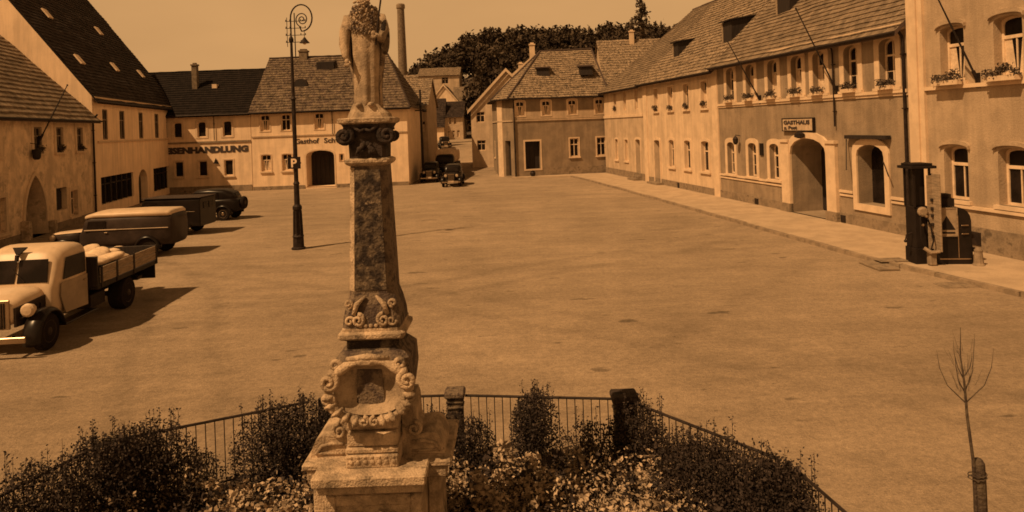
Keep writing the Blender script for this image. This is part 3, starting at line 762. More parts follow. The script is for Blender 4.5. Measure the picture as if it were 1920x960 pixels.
# ------------------------------------------------------------------ left row
LL = Fr(-22.2, 30.0, -28.5, 60.2)
def left_low():
    fr = LL; th = thing('townhouse', 'low stucco house with pointed archway, nearest in the left row', 'house', fr.P(4, 0, 0))
    ucs = [-9.4, -6.7, -4.0, .55, 4.72, 7.27, 9.95]
    up = [loop(c-.42, c+.42, 3.98, 5.28) for c in ucs]
    gate = loop(3.05, 5.35, .0, 2.95, pointed=True)
    lo = [loop(.35, 1.35, .6, 2.15), loop(8.42, 9.35, .48, 1.85), loop(-3.6, -2.4, .6, 2.1), loop(-7, -5.8, .6, 2.1)]
    dk = loop(6.62, 7.95, .95, 2.12)
    shell(th, fr, -12, 11.85, 6.0, 12, 1.0, 6, up+[gate]+lo+[dk], [.12]*7+[2.2]+[.25]*4+[.3], 'stucco_left')
    for h in up: window(th, fr, h, .12, surround=.26, sash='plinth')
    for h in lo: window(th, fr, h, .25, surround=.2)
    niche(th, fr, gate, 2.2, name='gate'); niche(th, fr, dk, .3, 'darkwood', 'shutter')
    mb = MB(); ring(mb, fr, gate, grow(gate, .2, 0), .0, .07); mb.build('gate_surround', 'trim', th)
    mb = MB(); mb.frbox(fr, 2.65, 3.0, .0, .35, .0, .9); mb.mark(); mb.frbox(fr, 5.4, 5.75, .0, .35, .0, .6); mb.mark(); mb.build_split('guard_stone', 'stone', th)
    band(th, fr, 5.8, 11.8, 0, .35, .05, 'plinth', 'plinth'); band(th, fr, -11.9, 2.6, 0, .35, .05, 'plinth', 'plinth')
    downpipe(th, fr, 11.75, .1, 5.9)
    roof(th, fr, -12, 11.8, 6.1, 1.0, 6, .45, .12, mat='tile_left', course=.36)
    flagpole(fr, 4.85, 4.6, 1.35, 7.3, 'dark flagpole slanting from a window of the low archway house')
    for c, n in zip(ucs[4:], ['left', 'middle', 'right']):
        sill_flowers(fr, c, 3.95, .6, f'dark plants on the {n} upper sill right of the archway house pole', .08, False)
    q = thing('wicker_basket', 'small dark basket hanging by the pole window of the archway house', 'basket', fr.P(3.95, .1, 3.7))
    mb = MB(); mb.lathe([(.1, 0), (.17, .1), (.2, .45), (.18, .5)], fr.P(3.95, .25, 3.7), 10); mb.build('basket_body', 'darkwood', q)
    mb = MB(); mb.tube([fr.P(3.95, .0, 4.5), fr.P(3.95, .25, 4.45), fr.P(3.95, .25, 4.2)], .02, 5); mb.build('bracket', 'iron', q)
left_low()

def left_tall():
    fr = LL; th = thing('townhouse', 'tall pale house with steep dark roof and row of narrow windows on the left', 'house', fr.P(21, 0, 0))
    us = [(13.6, 14.5), (16.7, 17.7), (20.75, 21.75), (24.65, 25.7), (27.85, 29.0)]
    up = [loop(a, b, 4.55, 6.42) for a, b in us]
    dr = loop(19.95, 22.75, .0, 2.35, pointed=True, n=8)
    dr = loop(20.2, 22.3, .0, 2.35, 1.0)
    lo = [loop(12.98, 19.1, .62, 2.28), loop(23.85, 30.5, .5, 2.25)]
    shell(th, fr, 11.95, 31.4, 7.15, 15, 1.36, 7.6, up+lo+[dr], [.1]*5+[.3, .3]+[.5], 'stucco_tall')
    for h in up: window(th, fr, h, .1, surround=.0, sill=False, sash='plinth')
    for a, b in ((12.98, 19.1), (23.85, 30.5)):
        z0, z1 = (.62, 2.28) if a < 20 else (.5, 2.25)
        mb = MB(); n = 6
        for i in range(n+1): t = a+(b-a)*i/n; mb.frbox(fr, t-.05, t+.05, -.3, -.12, z0, z1)
        mb.frbox(fr, a, b, -.29, -.15, z1-.5, z1-.42)
        s = mb.build('shop_window', 'darkwood', th); mb = MB(); fill(mb, fr, grow(loop(a, b, z0, z1), .02), -.28); mb.build('pane', 'glass', s)
    niche(th, fr, dr, .5)
    band(th, fr, 12.6, 31.0, 4.38, 4.48, .1)
    mb = MB(); mb.frbox(fr, 12.1, 31.35, .0, .05, 6.75, 6.82); mb.frbox(fr, 12.0, 31.38, 0, .16, 6.98, 7.12); mb.build('cornice', 'trim', th)
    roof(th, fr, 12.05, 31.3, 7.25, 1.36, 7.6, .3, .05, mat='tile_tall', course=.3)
    for t, dd in ((16.37, 3.98), (25.83, 4.13), (14.93, 1.7), (21.64, 1.79), (27.67, 1.78)):
        z = 7.25+1.36*dd
        mb = MB(); n = Vector((fr.n[0]*.806, fr.n[1]*.806, .593)); u = Vector((-fr.n[0]*.593, -fr.n[1]*.593, .806)); e = Vector((*fr.e, 0))
        c = Vector(fr.P(t, -dd, z))+n*.06; a = e*.32; b = u*.36
        mb.hexa([tuple(c-a-b), tuple(c+a-b), tuple(c+a+b), tuple(c-a+b), tuple(c-a-b+n*.09), tuple(c+a-b+n*.09), tuple(c+a+b+n*.09), tuple(c-a+b+n*.09)])
        mb.build('skylight', 'letter_white', th)
left_tall()

# ------------------------------------------------------------------ far side of the square
BF = Fr(-28.5, 57.6, -8.5, 57.6)
def hardware_house():
    fr = BF; th = thing('townhouse', 'pale shop house under a very dark roof with block lettering', 'house', fr.P(1, 0, 0))
    up = [loop(a, b, 4.48, 5.77, .12) for a, b in ((-4.5, -3.8), (-1.6, -.9), (1.0, 1.71), (2.95, 3.66), (5.02, 5.75))]
    lo = [loop(a, b, 1.3, 2.57) for a, b in ((-4.5, -3.8), (-1.6, -.9), (1.0, 1.71), (2.93, 3.66), (5.04, 5.76))]
    shell(th, fr, -6, 7.28, 6.45, 10, .68, 5, up+lo, [.15]*10, 'stucco_white')
    for h in up: window(th, fr, h, .15, 'none', surround=.16, sill=False)
    for h in lo: window(th, fr, h, .15, 'none', surround=.1)
    band(th, fr, -6, 7.25, 4.0, 4.14, .08, mat='plinth'); band(th, fr, -6, 7.25, 0, .5, .05, 'plinth', 'plinth')
    text_mesh('EISENHANDLUNG', .66, wallmat(fr, .25, .02, 3.22), 'wall_lettering', 'letter', th, width=6.8, bold=.045)
    downpipe(th, fr, 4.35, 4.2, 6.3, r=.03)
    mb = MB(); mb.prism([fr.P(4.2, .05, 2.3), fr.P(4.6, .05, 2.3), fr.P(4.4, .05, 2.75)], (0, -.06, 0)); mb.build('shop_emblem', 'signdark', th)
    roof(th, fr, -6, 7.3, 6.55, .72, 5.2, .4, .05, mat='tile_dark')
    chimney(th, -26.9, 60.6, 8.5, 10.8, .42, .42)
    mb = MB(); c = fr.P(3.3, -3.0, 6.55+.72*3); mb.box(c[0]-.2, c[0]+.2, c[1]-.25, c[1]+.2, c[2]-.1, c[2]+.25); mb.build('roof_vent', 'trim', th)
hardware_house()

def guesthouse():
    fr = BF; th = thing('guesthouse', 'white guesthouse with mottled roof and arched dark gateway behind the column', 'guesthouse', fr.P(13.5, 0, 0))
    up = [loop(c-.38, c+.38, 4.78, 6.12, .1) for c in (8.45, 10.14, 12.86, 15.6, 17.6)]
    lo = [loop(c-.4, c+.4, 1.53, 2.88, .06) for c in (8.45, 10.14)]
    gate = loop(11.7, 13.98, .15, 3.08, .45); sm_ = loop(14.4, 14.72, 2.15, 2.73)
    shell(th, fr, 7.32, 20.0, 6.6, 12, .85, 5, up+lo+[gate, sm_], [.18]*7+[1.5, .2], 'stucco_white', hr=1)
    for h in up: window(th, fr, h, .18, 'cross', surround=.1, sill=False)
    for h in lo: window(th, fr, h, .18, 'cross', surround=.08, curtain=True)
    window(th, fr, sm_, .2, 'none', surround=.05, sill=False)
    niche(th, fr, gate, 1.5, name='gate')
    mb = MB(); ring(mb, fr, gate, grow(gate, .12, 0), 0, .03); mb.build('gate_surround', 'trim', th)
    band(th, fr, 7.35, 19.95, 4.3, 4.4, .07, mat='stucco_mid'); band(th, fr, 7.35, 11.55, 0, .3, .04, 'plinth', 'plinth'); band(th, fr, 14.1, 19.95, 0, .3, .04, 'plinth', 'plinth')
    text_mesh('Gasthof', .56, wallmat(fr, 10.85, .02, 3.68), 'wall_lettering', 'letter', th, width=1.95, bold=.012)
    text_mesh('Schwan', .56, wallmat(fr, 13.2, .02, 3.68), 'wall_lettering', 'letter', th, width=2.0, bold=.012)
    roof(th, fr, 7.3, 19.95, 6.65, .88, 5.2, .4, .05, hr=2.2, mat='tile_inn')
    downpipe(th, fr, 13.95, 4.4, 6.3, r=.03)
    chimney(th, -18.2, 62.8, 10.5, 11.9, .7, .6)
    # eyebrow dormer
    c = Vector((-17.65, 59.6, 6.65+.88*2.0)); mb = MB()
    pts = [(c.x+.62*math.cos(PI*k/10), c.y, c.z-.15+.85*math.sin(PI*k/10)**.7) for k in range(11)]
    mb.prism(pts, (0, 1.4, 0)); mb.build('dormer', 'tile_inn', th)
    mb = MB(); pts = [(c.x+.5*math.cos(PI*k/10), c.y-.004, c.z-.1+.7*math.sin(PI*k/10)**.7) for k in range(11)]; mb.prism(pts, (0, -.02, 0)); mb.build('dormer_opening', 'darkwood', th)
    mb = MB(); z = 6.65+.88*4.2
    mb.hexa([(-16.7, 61.3, z-.6), (-15.2, 61.3, z-.6), (-15.2, 62.3, z-.2), (-16.7, 62.3, z-.2), (-16.7, 61.25, z+.25), (-15.2, 61.25, z+.25), (-15.2, 62.3, z+.4), (-16.7, 62.3, z+.4)])
    mb.build('dormer', 'darkwood', th)
    # mast with cross wires behind the ridge
    q = thing('antenna_mast', 'thin insulator mast with cross arms on the guesthouse ridge', 'mast', (-18.95, 62.9, 11.1))
    mb = MB(); mb.tube([(-18.95, 62.9, 11.1), (-18.95, 62.9, 15.2)], .05, 6); mb.build('pole', 'iron', q)
    mb = MB()
    for k in range(4):
        z = 12.6+k*.62; mb.tube([(-19.75, 62.85, z), (-17.95, 62.85, z)], .03, 5)
        for x in (-19.7, -19.35, -18.4, -18.0): mb.tube([(x, 62.85, z), (x, 62.85, z+.16)], .045, 5)
    mb.tube([(-19.6, 62.8, 12.2), (-19.6, 62.8, 14.8)], .03, 5); mb.build('cross_arms', 'iron', q)
guesthouse()

CF = Fr(.1, 61.3, 8.1, 62.6)
def corner_house():
    fr = CF; th = thing('corner_house', 'dark stucco corner house with hipped mottled roof at the street mouth', 'house', fr.P(4, 0, 0))
    up = [loop(c-.38, c+.38, 5.3, 6.6, .12) for c in (.65, 2.96, 5.3, 7.75)]
    lo = [loop(c-.4, c+.4, 1.62, 3.22) for c in (5.36, 7.8)]
    dk = loop(.98, 2.3, .7, 3.1)
    # front
    mb = MB(); facade(mb, fr, [(0, -.3), (8.3, -.3), (8.3, 7.1), (0, 7.1)], up+lo+[dk], [.15]*6+[.5])
    ch = Fr(-1.3, 63.9, .1, 61.3); dr = loop(1.35, 2.35, .1, 3.2)
    facade(mb, ch, [(0, -.3), (ch.L, -.3), (ch.L, 7.1), (0, 7.1)], [dr], [.4])
    a, b = (-1.3, 63.9), (-2.0, 73); c = fr.P(8.3, -9, 0); e = fr.P(8.3, 0, 0)
    sf = Fr(b[0], b[1], a[0], a[1]); sdr = [loop(sf.L-2.6, sf.L-1.6, .1, 3.0), loop(3.3, 4.1, 1.5, 3.0)]
    facade(mb, sf, [(0, -.3), (sf.L, -.3), (sf.L, 7.1), (0, 7.1)], sdr, [.4, .2])
    mb.face([(b[0], b[1], -.3), (c[0], c[1]+2, -.3), (c[0], c[1]+2, 7.1), (b[0], b[1], 7.1)])
    mb.face([(c[0], c[1]+2, -.3), (e[0], e[1], -.3), (e[0], e[1], 7.1), (c[0], c[1]+2, 7.1)])
    mb.build('wall', 'stucco_dark', th)
    for h in up: window(th, fr, h, .15, 'cross', surround=.14, sill=False, curtain=True)
    for h in lo: window(th, fr, h, .15, 'cross', surround=.1, curtain=False)
    window(th, sf, sdr[1], .2, 'cross', surround=.1)
    niche(th, fr, dk, .5, name='shop_opening'); niche(th, ch, dr, .4); niche(th, sf, sdr[0], .4)
    mb = MB(); ring(mb, fr, dk, grow(dk, .14), 0, .03); mb.build('surround', 'trim', th)
    # paler band between the upper windows and the ledge
    pb = [(0.02, 5.02), (8.28, 5.02), (8.28, 5.72), (.02, 5.72)]
    mb = MB()
    ed = [0.02]+[x for c_ in (.65, 2.96, 5.3, 7.75) for x in (c_-.53, c_+.53)]+[8.28]
    for i in range(0, len(ed), 2): mb.frbox(fr, ed[i], ed[i+1], 0, .012, 5.02, 5.7)
    for i in range(1, len(ed)-1, 2): mb.frbox(fr, ed[i]-.001, ed[i+1]+.001, 0, .012, 5.02, 5.155)
    mb.build('pale_band', 'stucco_mid', th)
    for f_, a_, b_ in ((fr, 0, 8.28), (ch, 0, ch.L), (sf, 0, sf.L)): band(th, f_, a_, b_, 4.86, 4.98, .07, mat='stucco_mid')
    band(th, fr, 2.6, 8.28, 0, .75, .05, 'plinth', 'plinth')
    for f_, a_, b_ in ((ch, .05, 1.0),): band(th, f_, a_, b_, 0, 6.9, .05, 'quoin_strip', 'trim')
    downpipe(th, fr, .08, .1, 6.9); downpipe(th, fr, 8.2, .1, 6.9); 
    # hipped roof
    E = [(-1.9, 64.2, 6.85), (-.3, 60.9, 6.85), (8.7, 62.35, 6.85), (9.5, 74.5, 6.85), (-2.5, 73.5, 6.85)]
    r0, r1 = (2.9, 67.0, 11.4), (7.8, 67.5, 11.5)
    mb = MB()
    roof_face(mb, E[1], E[2], r1, r0); roof_face(mb, E[0], E[1], r0, r0); roof_face(mb, E[4], E[0], r0, r0); roof_face(mb, E[3], E[4], r0, r1); 
    roof_face(mb, E[2], E[3], r1, r1)
    mb.face([(p[0], p[1], p[2]-.06) for p in E], [(0, 0)]*5)
    rf = mb.build('roof', 'tile_patchy', th)
    mb = MB()
    for a_, b_ in ((r0, r1), (E[1], r0), (E[0], r0), (E[2], r1)): mb.tube([(a_[0], a_[1], a_[2]+.05), (b_[0], b_[1], b_[2]+.05)], .09, 6)
    mb.build('ridge_tiles', 'tile_patchy', rf)
    mb = MB(); mb.tube([(p[0], p[1]-.03, p[2]-.05) for p in (E[0], E[1], E[2])], .07, 6); mb.build('gutter', 'iron', rf)
    for x in (2.95, 6.85):
        mb = MB(); y = 64.0; z = 9.0
        mb.hexa([(x-.6, y-.15, z-.15), (x+.6, y-.15, z-.15), (x+.6, y+1.4, z+.5), (x-.6, y+1.4, z+.5), (x-.5, y-.1, z+.6), (x+.5, y-.1, z+.6), (x+.6, y+1.4, z+.8), (x-.6, y+1.4, z+.8)])
        d_ = mb.build('dormer', 'darkwood', th)
        mb = MB(); mb.hexa([(x-.7, y-.25, z+.6), (x+.7, y-.25, z+.6), (x+.7, y+1.5, z+.82), (x-.7, y+1.5, z+.82), (x-.7, y-.25, z+.68), (x+.7, y-.25, z+.68), (x+.7, y+1.5, z+.9), (x-.7, y+1.5, z+.9)]); mb.build('dormer_roof', 'tile_patchy', d_)
    chimney(th, 2.2, 68.5, 10, 12.4, .5, .5, 'trim')
    q = thing('dark_bin', 'small round dark bin below the dark opening of the corner house', 'bin', fr.P(1.5, .35, .1))
    mb = MB(); mb.lathe([(.14, 0), (.22, .1), (.24, .28), (.16, .42)], fr.P(1.5, .4, .1), 12); mb.build('bin_body', 'iron', q)
    mb = MB(); mb.lathe([(.18, .42), (.18, .45), (.05, .5)], fr.P(1.5, .4, .1), 12); mb.build('lid', 'signdark', q)
corner_house()

# ------------------------------------------------------------------ houses beyond
def simple_house(label, x0, x1, y0, y1, zb, ze, zr, wall, tile, axis='x', wins=(), name='house', roofcol=None, chim=None, hw=.45, hh=1.1):
    """axis x: ridge runs along x, eave faces the square; axis y: gable faces the square"""
    th = thing(name, label, 'house', ((x0+x1)/2, (y0+y1)/2, zb))
    fr = Fr(x0, y0, x1, y0); L = x1-x0; D = y1-y0
    hs = [loop(a-hw, a+hw, b, b+hh) for a, b in wins]
    mb = MB()
    if axis == 'x': out = [(0, zb-1), (L, zb-1), (L, ze), (0, ze)]
    else: out = [(0, zb-1), (L, zb-1), (L, ze), (L/2, zr-.1), (0, ze)]
    facade(mb, fr, out, hs, [.2]*len(hs))
    P = fr.P
    if axis == 'x':
        for t in (0, L): mb.face([P(t, 0, zb-1), P(t, -D, zb-1), P(t, -D, ze), P(t, -D/2, zr-.1), P(t, 0, ze)])
    else:
        for t in (0, L): mb.face([P(t, 0, zb-1), P(t, -D, zb-1), P(t, -D, ze), P(t, 0, ze)])
    mb.face([P(*( (a), -D, b)) for a, b in out])
    mb.build('wall', wall, th)
    for h in hs: window(th, fr, h, .2, 'cross', surround=.0, sill=False)
    mb = MB(); o = .35
    if axis == 'x':
        k = (zr-ze)/(D/2)
        roof_face(mb, P(-.2, o, ze-k*o), P(L+.2, o, ze-k*o), P(L+.2, -D/2, zr), P(-.2, -D/2, zr), .4)
        roof_face(mb, P(L+.2, -D-o, ze-k*o), P(-.2, -D-o, ze-k*o), P(-.2, -D/2, zr), P(L+.2, -D/2, zr), .6)
    else:
        k = (zr-ze)/(L/2)
        roof_face(mb, P(-o, -D, ze-k*o), P(-o, .25, ze-k*o), P(L/2, .25, zr), P(L/2, -D, zr), .4)
        roof_face(mb, P(L+o, .25, ze-k*o), P(L+o, -D, ze-k*o), P(L/2, -D, zr), P(L/2, .25, zr), .4)
        vb = MB()
        for s, e in ((-o, L/2), (L+o, L/2)):
            a = P(s, .27, ze-k*o-.02); b = P(e, .27, zr-.02)
            vb.hexa([(a[0], a[1]-.05, a[2]-.3), (a[0], a[1], a[2]-.3), (b[0], b[1], b[2]-.3), (b[0], b[1]-.05, b[2]-.3), (a[0], a[1]-.05, a[2]+.05), (a[0], a[1], a[2]+.05), (b[0], b[1], b[2]+.05), (b[0], b[1]-.05, b[2]+.05)])
        vb.build('bargeboard', 'trim', th)
    mb.build('roof', tile, th)
    if chim: chimney(th, *chim)
    return th
# street, right side
simple_house('pale gabled house behind the corner house, across from the chimney', -4.3, 3.4, 75, 84, .3, 6.6, 10.6, 'stucco_cream', 'tile_warm', 'y', [(1.0, 2.0), (1.0, 5.0)], chim=(1.2, 80, 9, 11.6, .5, .5, 'trim'))
simple_house('gabled house higher up the street, second behind the corner house', -3.4, 9.6, 87, 98, 1, 7.8, 13.2, 'stucco_cream', 'tile_warm', 'y', [(1.6, 5.0)])
simple_house('steep roofed house rising behind the corner house, joined to the right row', 9.4, 20.5, 70, 80, .0, 8.2, 13.2, 'stucco_mid', 'tile_patchy', 'x', [], chim=(12.9, 74.6, 12.5, 14.1, .45, .4, 'trim'))
# street, left side
simple_house('narrow shaded house wedged behind the guesthouse on the street', -14.5, -8.15, 68.5, 77, .1, 7.0, 9.7, 'stucco_mid', 'tile_patchy', 'x', [(5.7, 4.2)])
simple_house('low dark roofed cottage behind the factory chimney base', -22, -15.2, 80, 88, 1, 7.4, 10.2, 'stucco_mid', 'tile_dark', 'x', [])
simple_house('white walled barn house with broad dark roof at street end', -14.6, -11.05, 115, 122, 2.6, 5.1, 9.5, 'stucco_white', 'tile_tall', 'x', [(1.8, 3.2)], hw=.5)
simple_house('gable ended house with six small windows at street end', -11.0, -8.0, 116, 125, 2.6, 6.4, 9.0, 'stucco_mid', 'tile_tall', 'x', [(.6, 3.0), (1.4, 3.0), (2.2, 3.0), (.9, 5.1), (1.7, 5.1)], hw=.22)
simple_house('sunlit gabled house on the slope above the barn house', -15.6, -9.0, 130, 140, 4, 8.6, 12.6, 'stucco_white', 'tile_warm', 'y', [])
simple_house('pale house with red toned roof stepping up the slope', -10.8, -6.6, 133, 141, 4, 9.2, 12.4, 'stucco_mid', 'tile_warm', 'x', [(3.0, 6.2)])
simple_house('highest house on the slope with two dark upper windows', -19.4, -10.8, 150, 159, 7, 15.8, 17.7, 'stucco_mid', 'tile_patchy', 'x', [(1.2, 13.9), (5.6, 13.9)], hw=.7, hh=1.4)

# factory chimney
th = thing('factory_chimney', 'tall round brick factory chimney against the sky', 'chimney', (-15.2, 100, 1.5))
mb = MB(); mb.lathe([(.78, 0), (.72, 6), (.5, 19.9), (.5, 20.0)], (-15.1, 100, 1.5), 18); mb.build('stack', 'brick', th, smooth=True)
mb = MB(); mb.lathe([(.5, 20.0), (.62, 20.15), (.62, 20.6), (.48, 20.75)], (-15.1, 100, 1.5), 18); mb.build('rim', 'plinth', th)
simple_house('flat sided boiler house under the factory chimney', -17.5, -12.8, 96.5, 98.6, 1.2, 9.4, 12.0, 'stucco_mid', 'tile_patchy', 'x', [])

# telegraph pole on the street
th = thing('telegraph_pole', 'dark telegraph pole beside the guesthouse on the narrow street', 'pole', (-8.0, 62.5, 0))
mb = MB(); mb.tube([(-7.95, 62.5, 0), (-8.0, 62.5, 8.0)], [.13, .09], 8); mb.build('pole', 'darkwood', th)
mb = MB(); mb.box(-8.6, -7.4, 62.42, 62.5, 6.6, 6.7); mb.box(-8.5, -7.5, 62.42, 62.5, 6.1, 6.2)
for x in (-8.5, -8.2, -7.8, -7.5): mb.lathe([(.03, 0), (.05, .1), (.03, .16)], (x, 62.46, 6.7), 6)
mb.build('cross_arms', 'darkwood', th)

# ------------------------------------------------------------------ wood on the hill + spruce
def far_wood():
    rng = random.Random(3); mb = MB()
    def tree(x, y, h, r, n, conif):
        z = hz(x, y)
        for i in range(n):
            if conif:
                u = rng.random()**.75; rr = r*(1-u)*1.1+.15; a = rng.uniform(0, 2*PI); q = rr*math.sqrt(rng.random())
                p = Vector((x+q*math.cos(a), y+q*math.sin(a), z+h*(.15+.85*u)-q*.25)); s = .75
            else:
                a = rng.uniform(0, 2*PI); ph = math.asin(rng.uniform(-.6, 1)); q = rng.uniform(.55, 1)*(1+.3*noise.noise(Vector((math.cos(a)*2+x, math.sin(a)*2+y, ph*2))))
                p = Vector((x+r*q*math.cos(a)*math.cos(ph), y+r*q*math.sin(a)*math.cos(ph), z+h*.62+h*.38*q*math.sin(ph))); s = .95
            leaf(mb, p, s*rng.uniform(.7, 1.4), rng)
    xs = []
    for k in range(1100):
        x = rng.uniform(-44, 125); y = rng.uniform(150, 235)
        if x < -8 and y < 168: continue
        if x < -20 and rng.random() < .3: continue
        tree(x, y, rng.uniform(9.5, 13), rng.uniform(2.2, 3.4), 165, rng.random() < .35)
    for k in range(70):   # nearer edge of the wood, low
        x = rng.uniform(-7, 60); y = rng.uniform(122, 150)
        tree(x, y, rng.uniform(8, 11), rng.uniform(2.4, 3.4), 260, rng.random() < .3)
    o = mb.build('wood', 'leaf_wood', base=(0, 0, 0)); tag(o, 'dark wood covering the hill behind the houses', 'wood'); o['kind'] = 'stuff'
    mb = MB(); c = (0, 0, 0)
far_wood()

def spruce():
    x, y, H = 20.6, 110, 21.0; z0 = hz(x, y); rng = random.Random(5)
    th = thing('spruce_tree', 'tall dark spruce standing above the roofs before the wooded hill', 'tree', (x, y, z0))
    mb = MB(); mb.tube([(x, y, z0), (x+.1, y, z0+H*.5), (x, y, z0+H)], [.32, .2, .03], 7); mb.build('trunk', 'bark', th)
    mb = MB()
    for k in range(200):
        u = .12+.87*k/200; z = z0+H*u; a = rng.uniform(0, 2*PI); L = (1-u)**.8*6.2*rng.uniform(.45, 1.2)+.4
        for j in range(int(6+L*7)):
            f = rng.random(); p = Vector((x+math.cos(a)*L*f, y+math.sin(a)*L*f, z-L*f*.22+L*f*f*.15+rng.gauss(0, .1)))
            leaf(mb, p+Vector((rng.gauss(0, .14), rng.gauss(0, .14), rng.gauss(0, .08))), rng.uniform(.3, .6), rng)
    mb.build('crown', 'leaf_wood', th)
spruce()
def round_tree(label, x, y, h, r, n=900, seed=1):
    rng = random.Random(seed); z0 = hz(x, y)
    th = thing('tree', label, 'tree', (x, y, z0))
    mb = MB(); mb.tube([(x, y, z0), (x+.2, y, z0+h*.7)], [.25, .1], 7); mb.build('trunk', 'bark', th)
    mb = MB(); leaves(mb, (x, y, z0+h*.68), (r, r, h*.3), n, .5, clumps=16, rng=rng); mb.build('crown', 'leaf_wood', th)
round_tree('bushy dark tree rising left behind the highest slope house', -21.0, 164, 11.0, 3.0, 1100, 2)
round_tree('low round dark tree above the highest slope house roof', -15.0, 165, 11.2, 3.4, 1100, 4)
round_tree('dark tree on the street bend right of the gable house', -6.2, 121, 5.5, 2.2, 900, 6)

# ------------------------------------------------------------------ vehicles
def sup(hw, z0, z1, e, n=28):
    out = []
    for k in range(n):
        a = 2*PI*k/n+PI/n; c, s = math.cos(a), math.sin(a)
        out.append((hw*math.copysign(abs(c)**(2/e), c), (z0+z1)/2+(z1-z0)/2*math.copysign(abs(s)**(2/e), s)))
    return out
def bodyloft(stations, n=28):
    mb = MB(); mb.loft([[(x, y, z) for y, z in sup(hw, z0, z1, e, n)] for x, hw, z0, z1, e in stations]); return mb
def wheel(par, x, y, r, w=.17, name='wheel', rimmat='chrome'):
    def ang(rad, yy): return [(x+rad*math.cos(2*PI*k/22), yy, r+rad*math.sin(2*PI*k/22)) for k in range(22)]
    mb = MB(); s = 1 if y > 0 else -1
    mb.loft([ang(r*.62, y-s*w/2), ang(r*.93, y-s*w/2), ang(r, y-s*w*.3), ang(r, y+s*w*.3), ang(r*.93, y+s*w/2), ang(r*.62, y+s*w/2)]); t = mb.build(name, 'rubber', par, smooth=False)
    mb = MB(); mb.loft([ang(r*.63, y+s*w*.1), ang(r*.6, y+s*w*.52), ang(r*.3, y+s*w*.35), ang(r*.18, y+s*w*.56), ang(r*.02, y+s*w*.6)]); mb.build('rim', rimmat, t)
    return t
def fender(x, y, r, a0, a1, w=.3, th=.03, drop=0):
    mb = MB(); n = 14; s = 1 if y > 0 else -1; rings = []
    for k in range(n+1):
        a = R(a0+(a1-a0)*k/n); c, sn = math.cos(a), math.sin(a)
        rr = r
        prof = [(-w/2, 0), (-w/4, .035), (0, .05), (w/4, .04), (w/2, -.02), (w/2, -.02-th), (0, .05-th), (-w/2, -th)]
        rings.append([(x+(rr+q)*c, y+s*p, .36+(rr+q)*sn) for p, q in prof])
    mb.loft(rings); return mb
def sidepane(par, x0, x1, z0, z1, y, slant=.0, mat='glass', name='side_window', th=.012):
    mb = MB(); s = 1 if y > 0 else -1
    mb.prism([(x0, y, z0), (x1, y, z0), (x1-slant, y, z1), (x0, y, z1)], (0, s*th, 0)); return mb.build(name, mat, par)

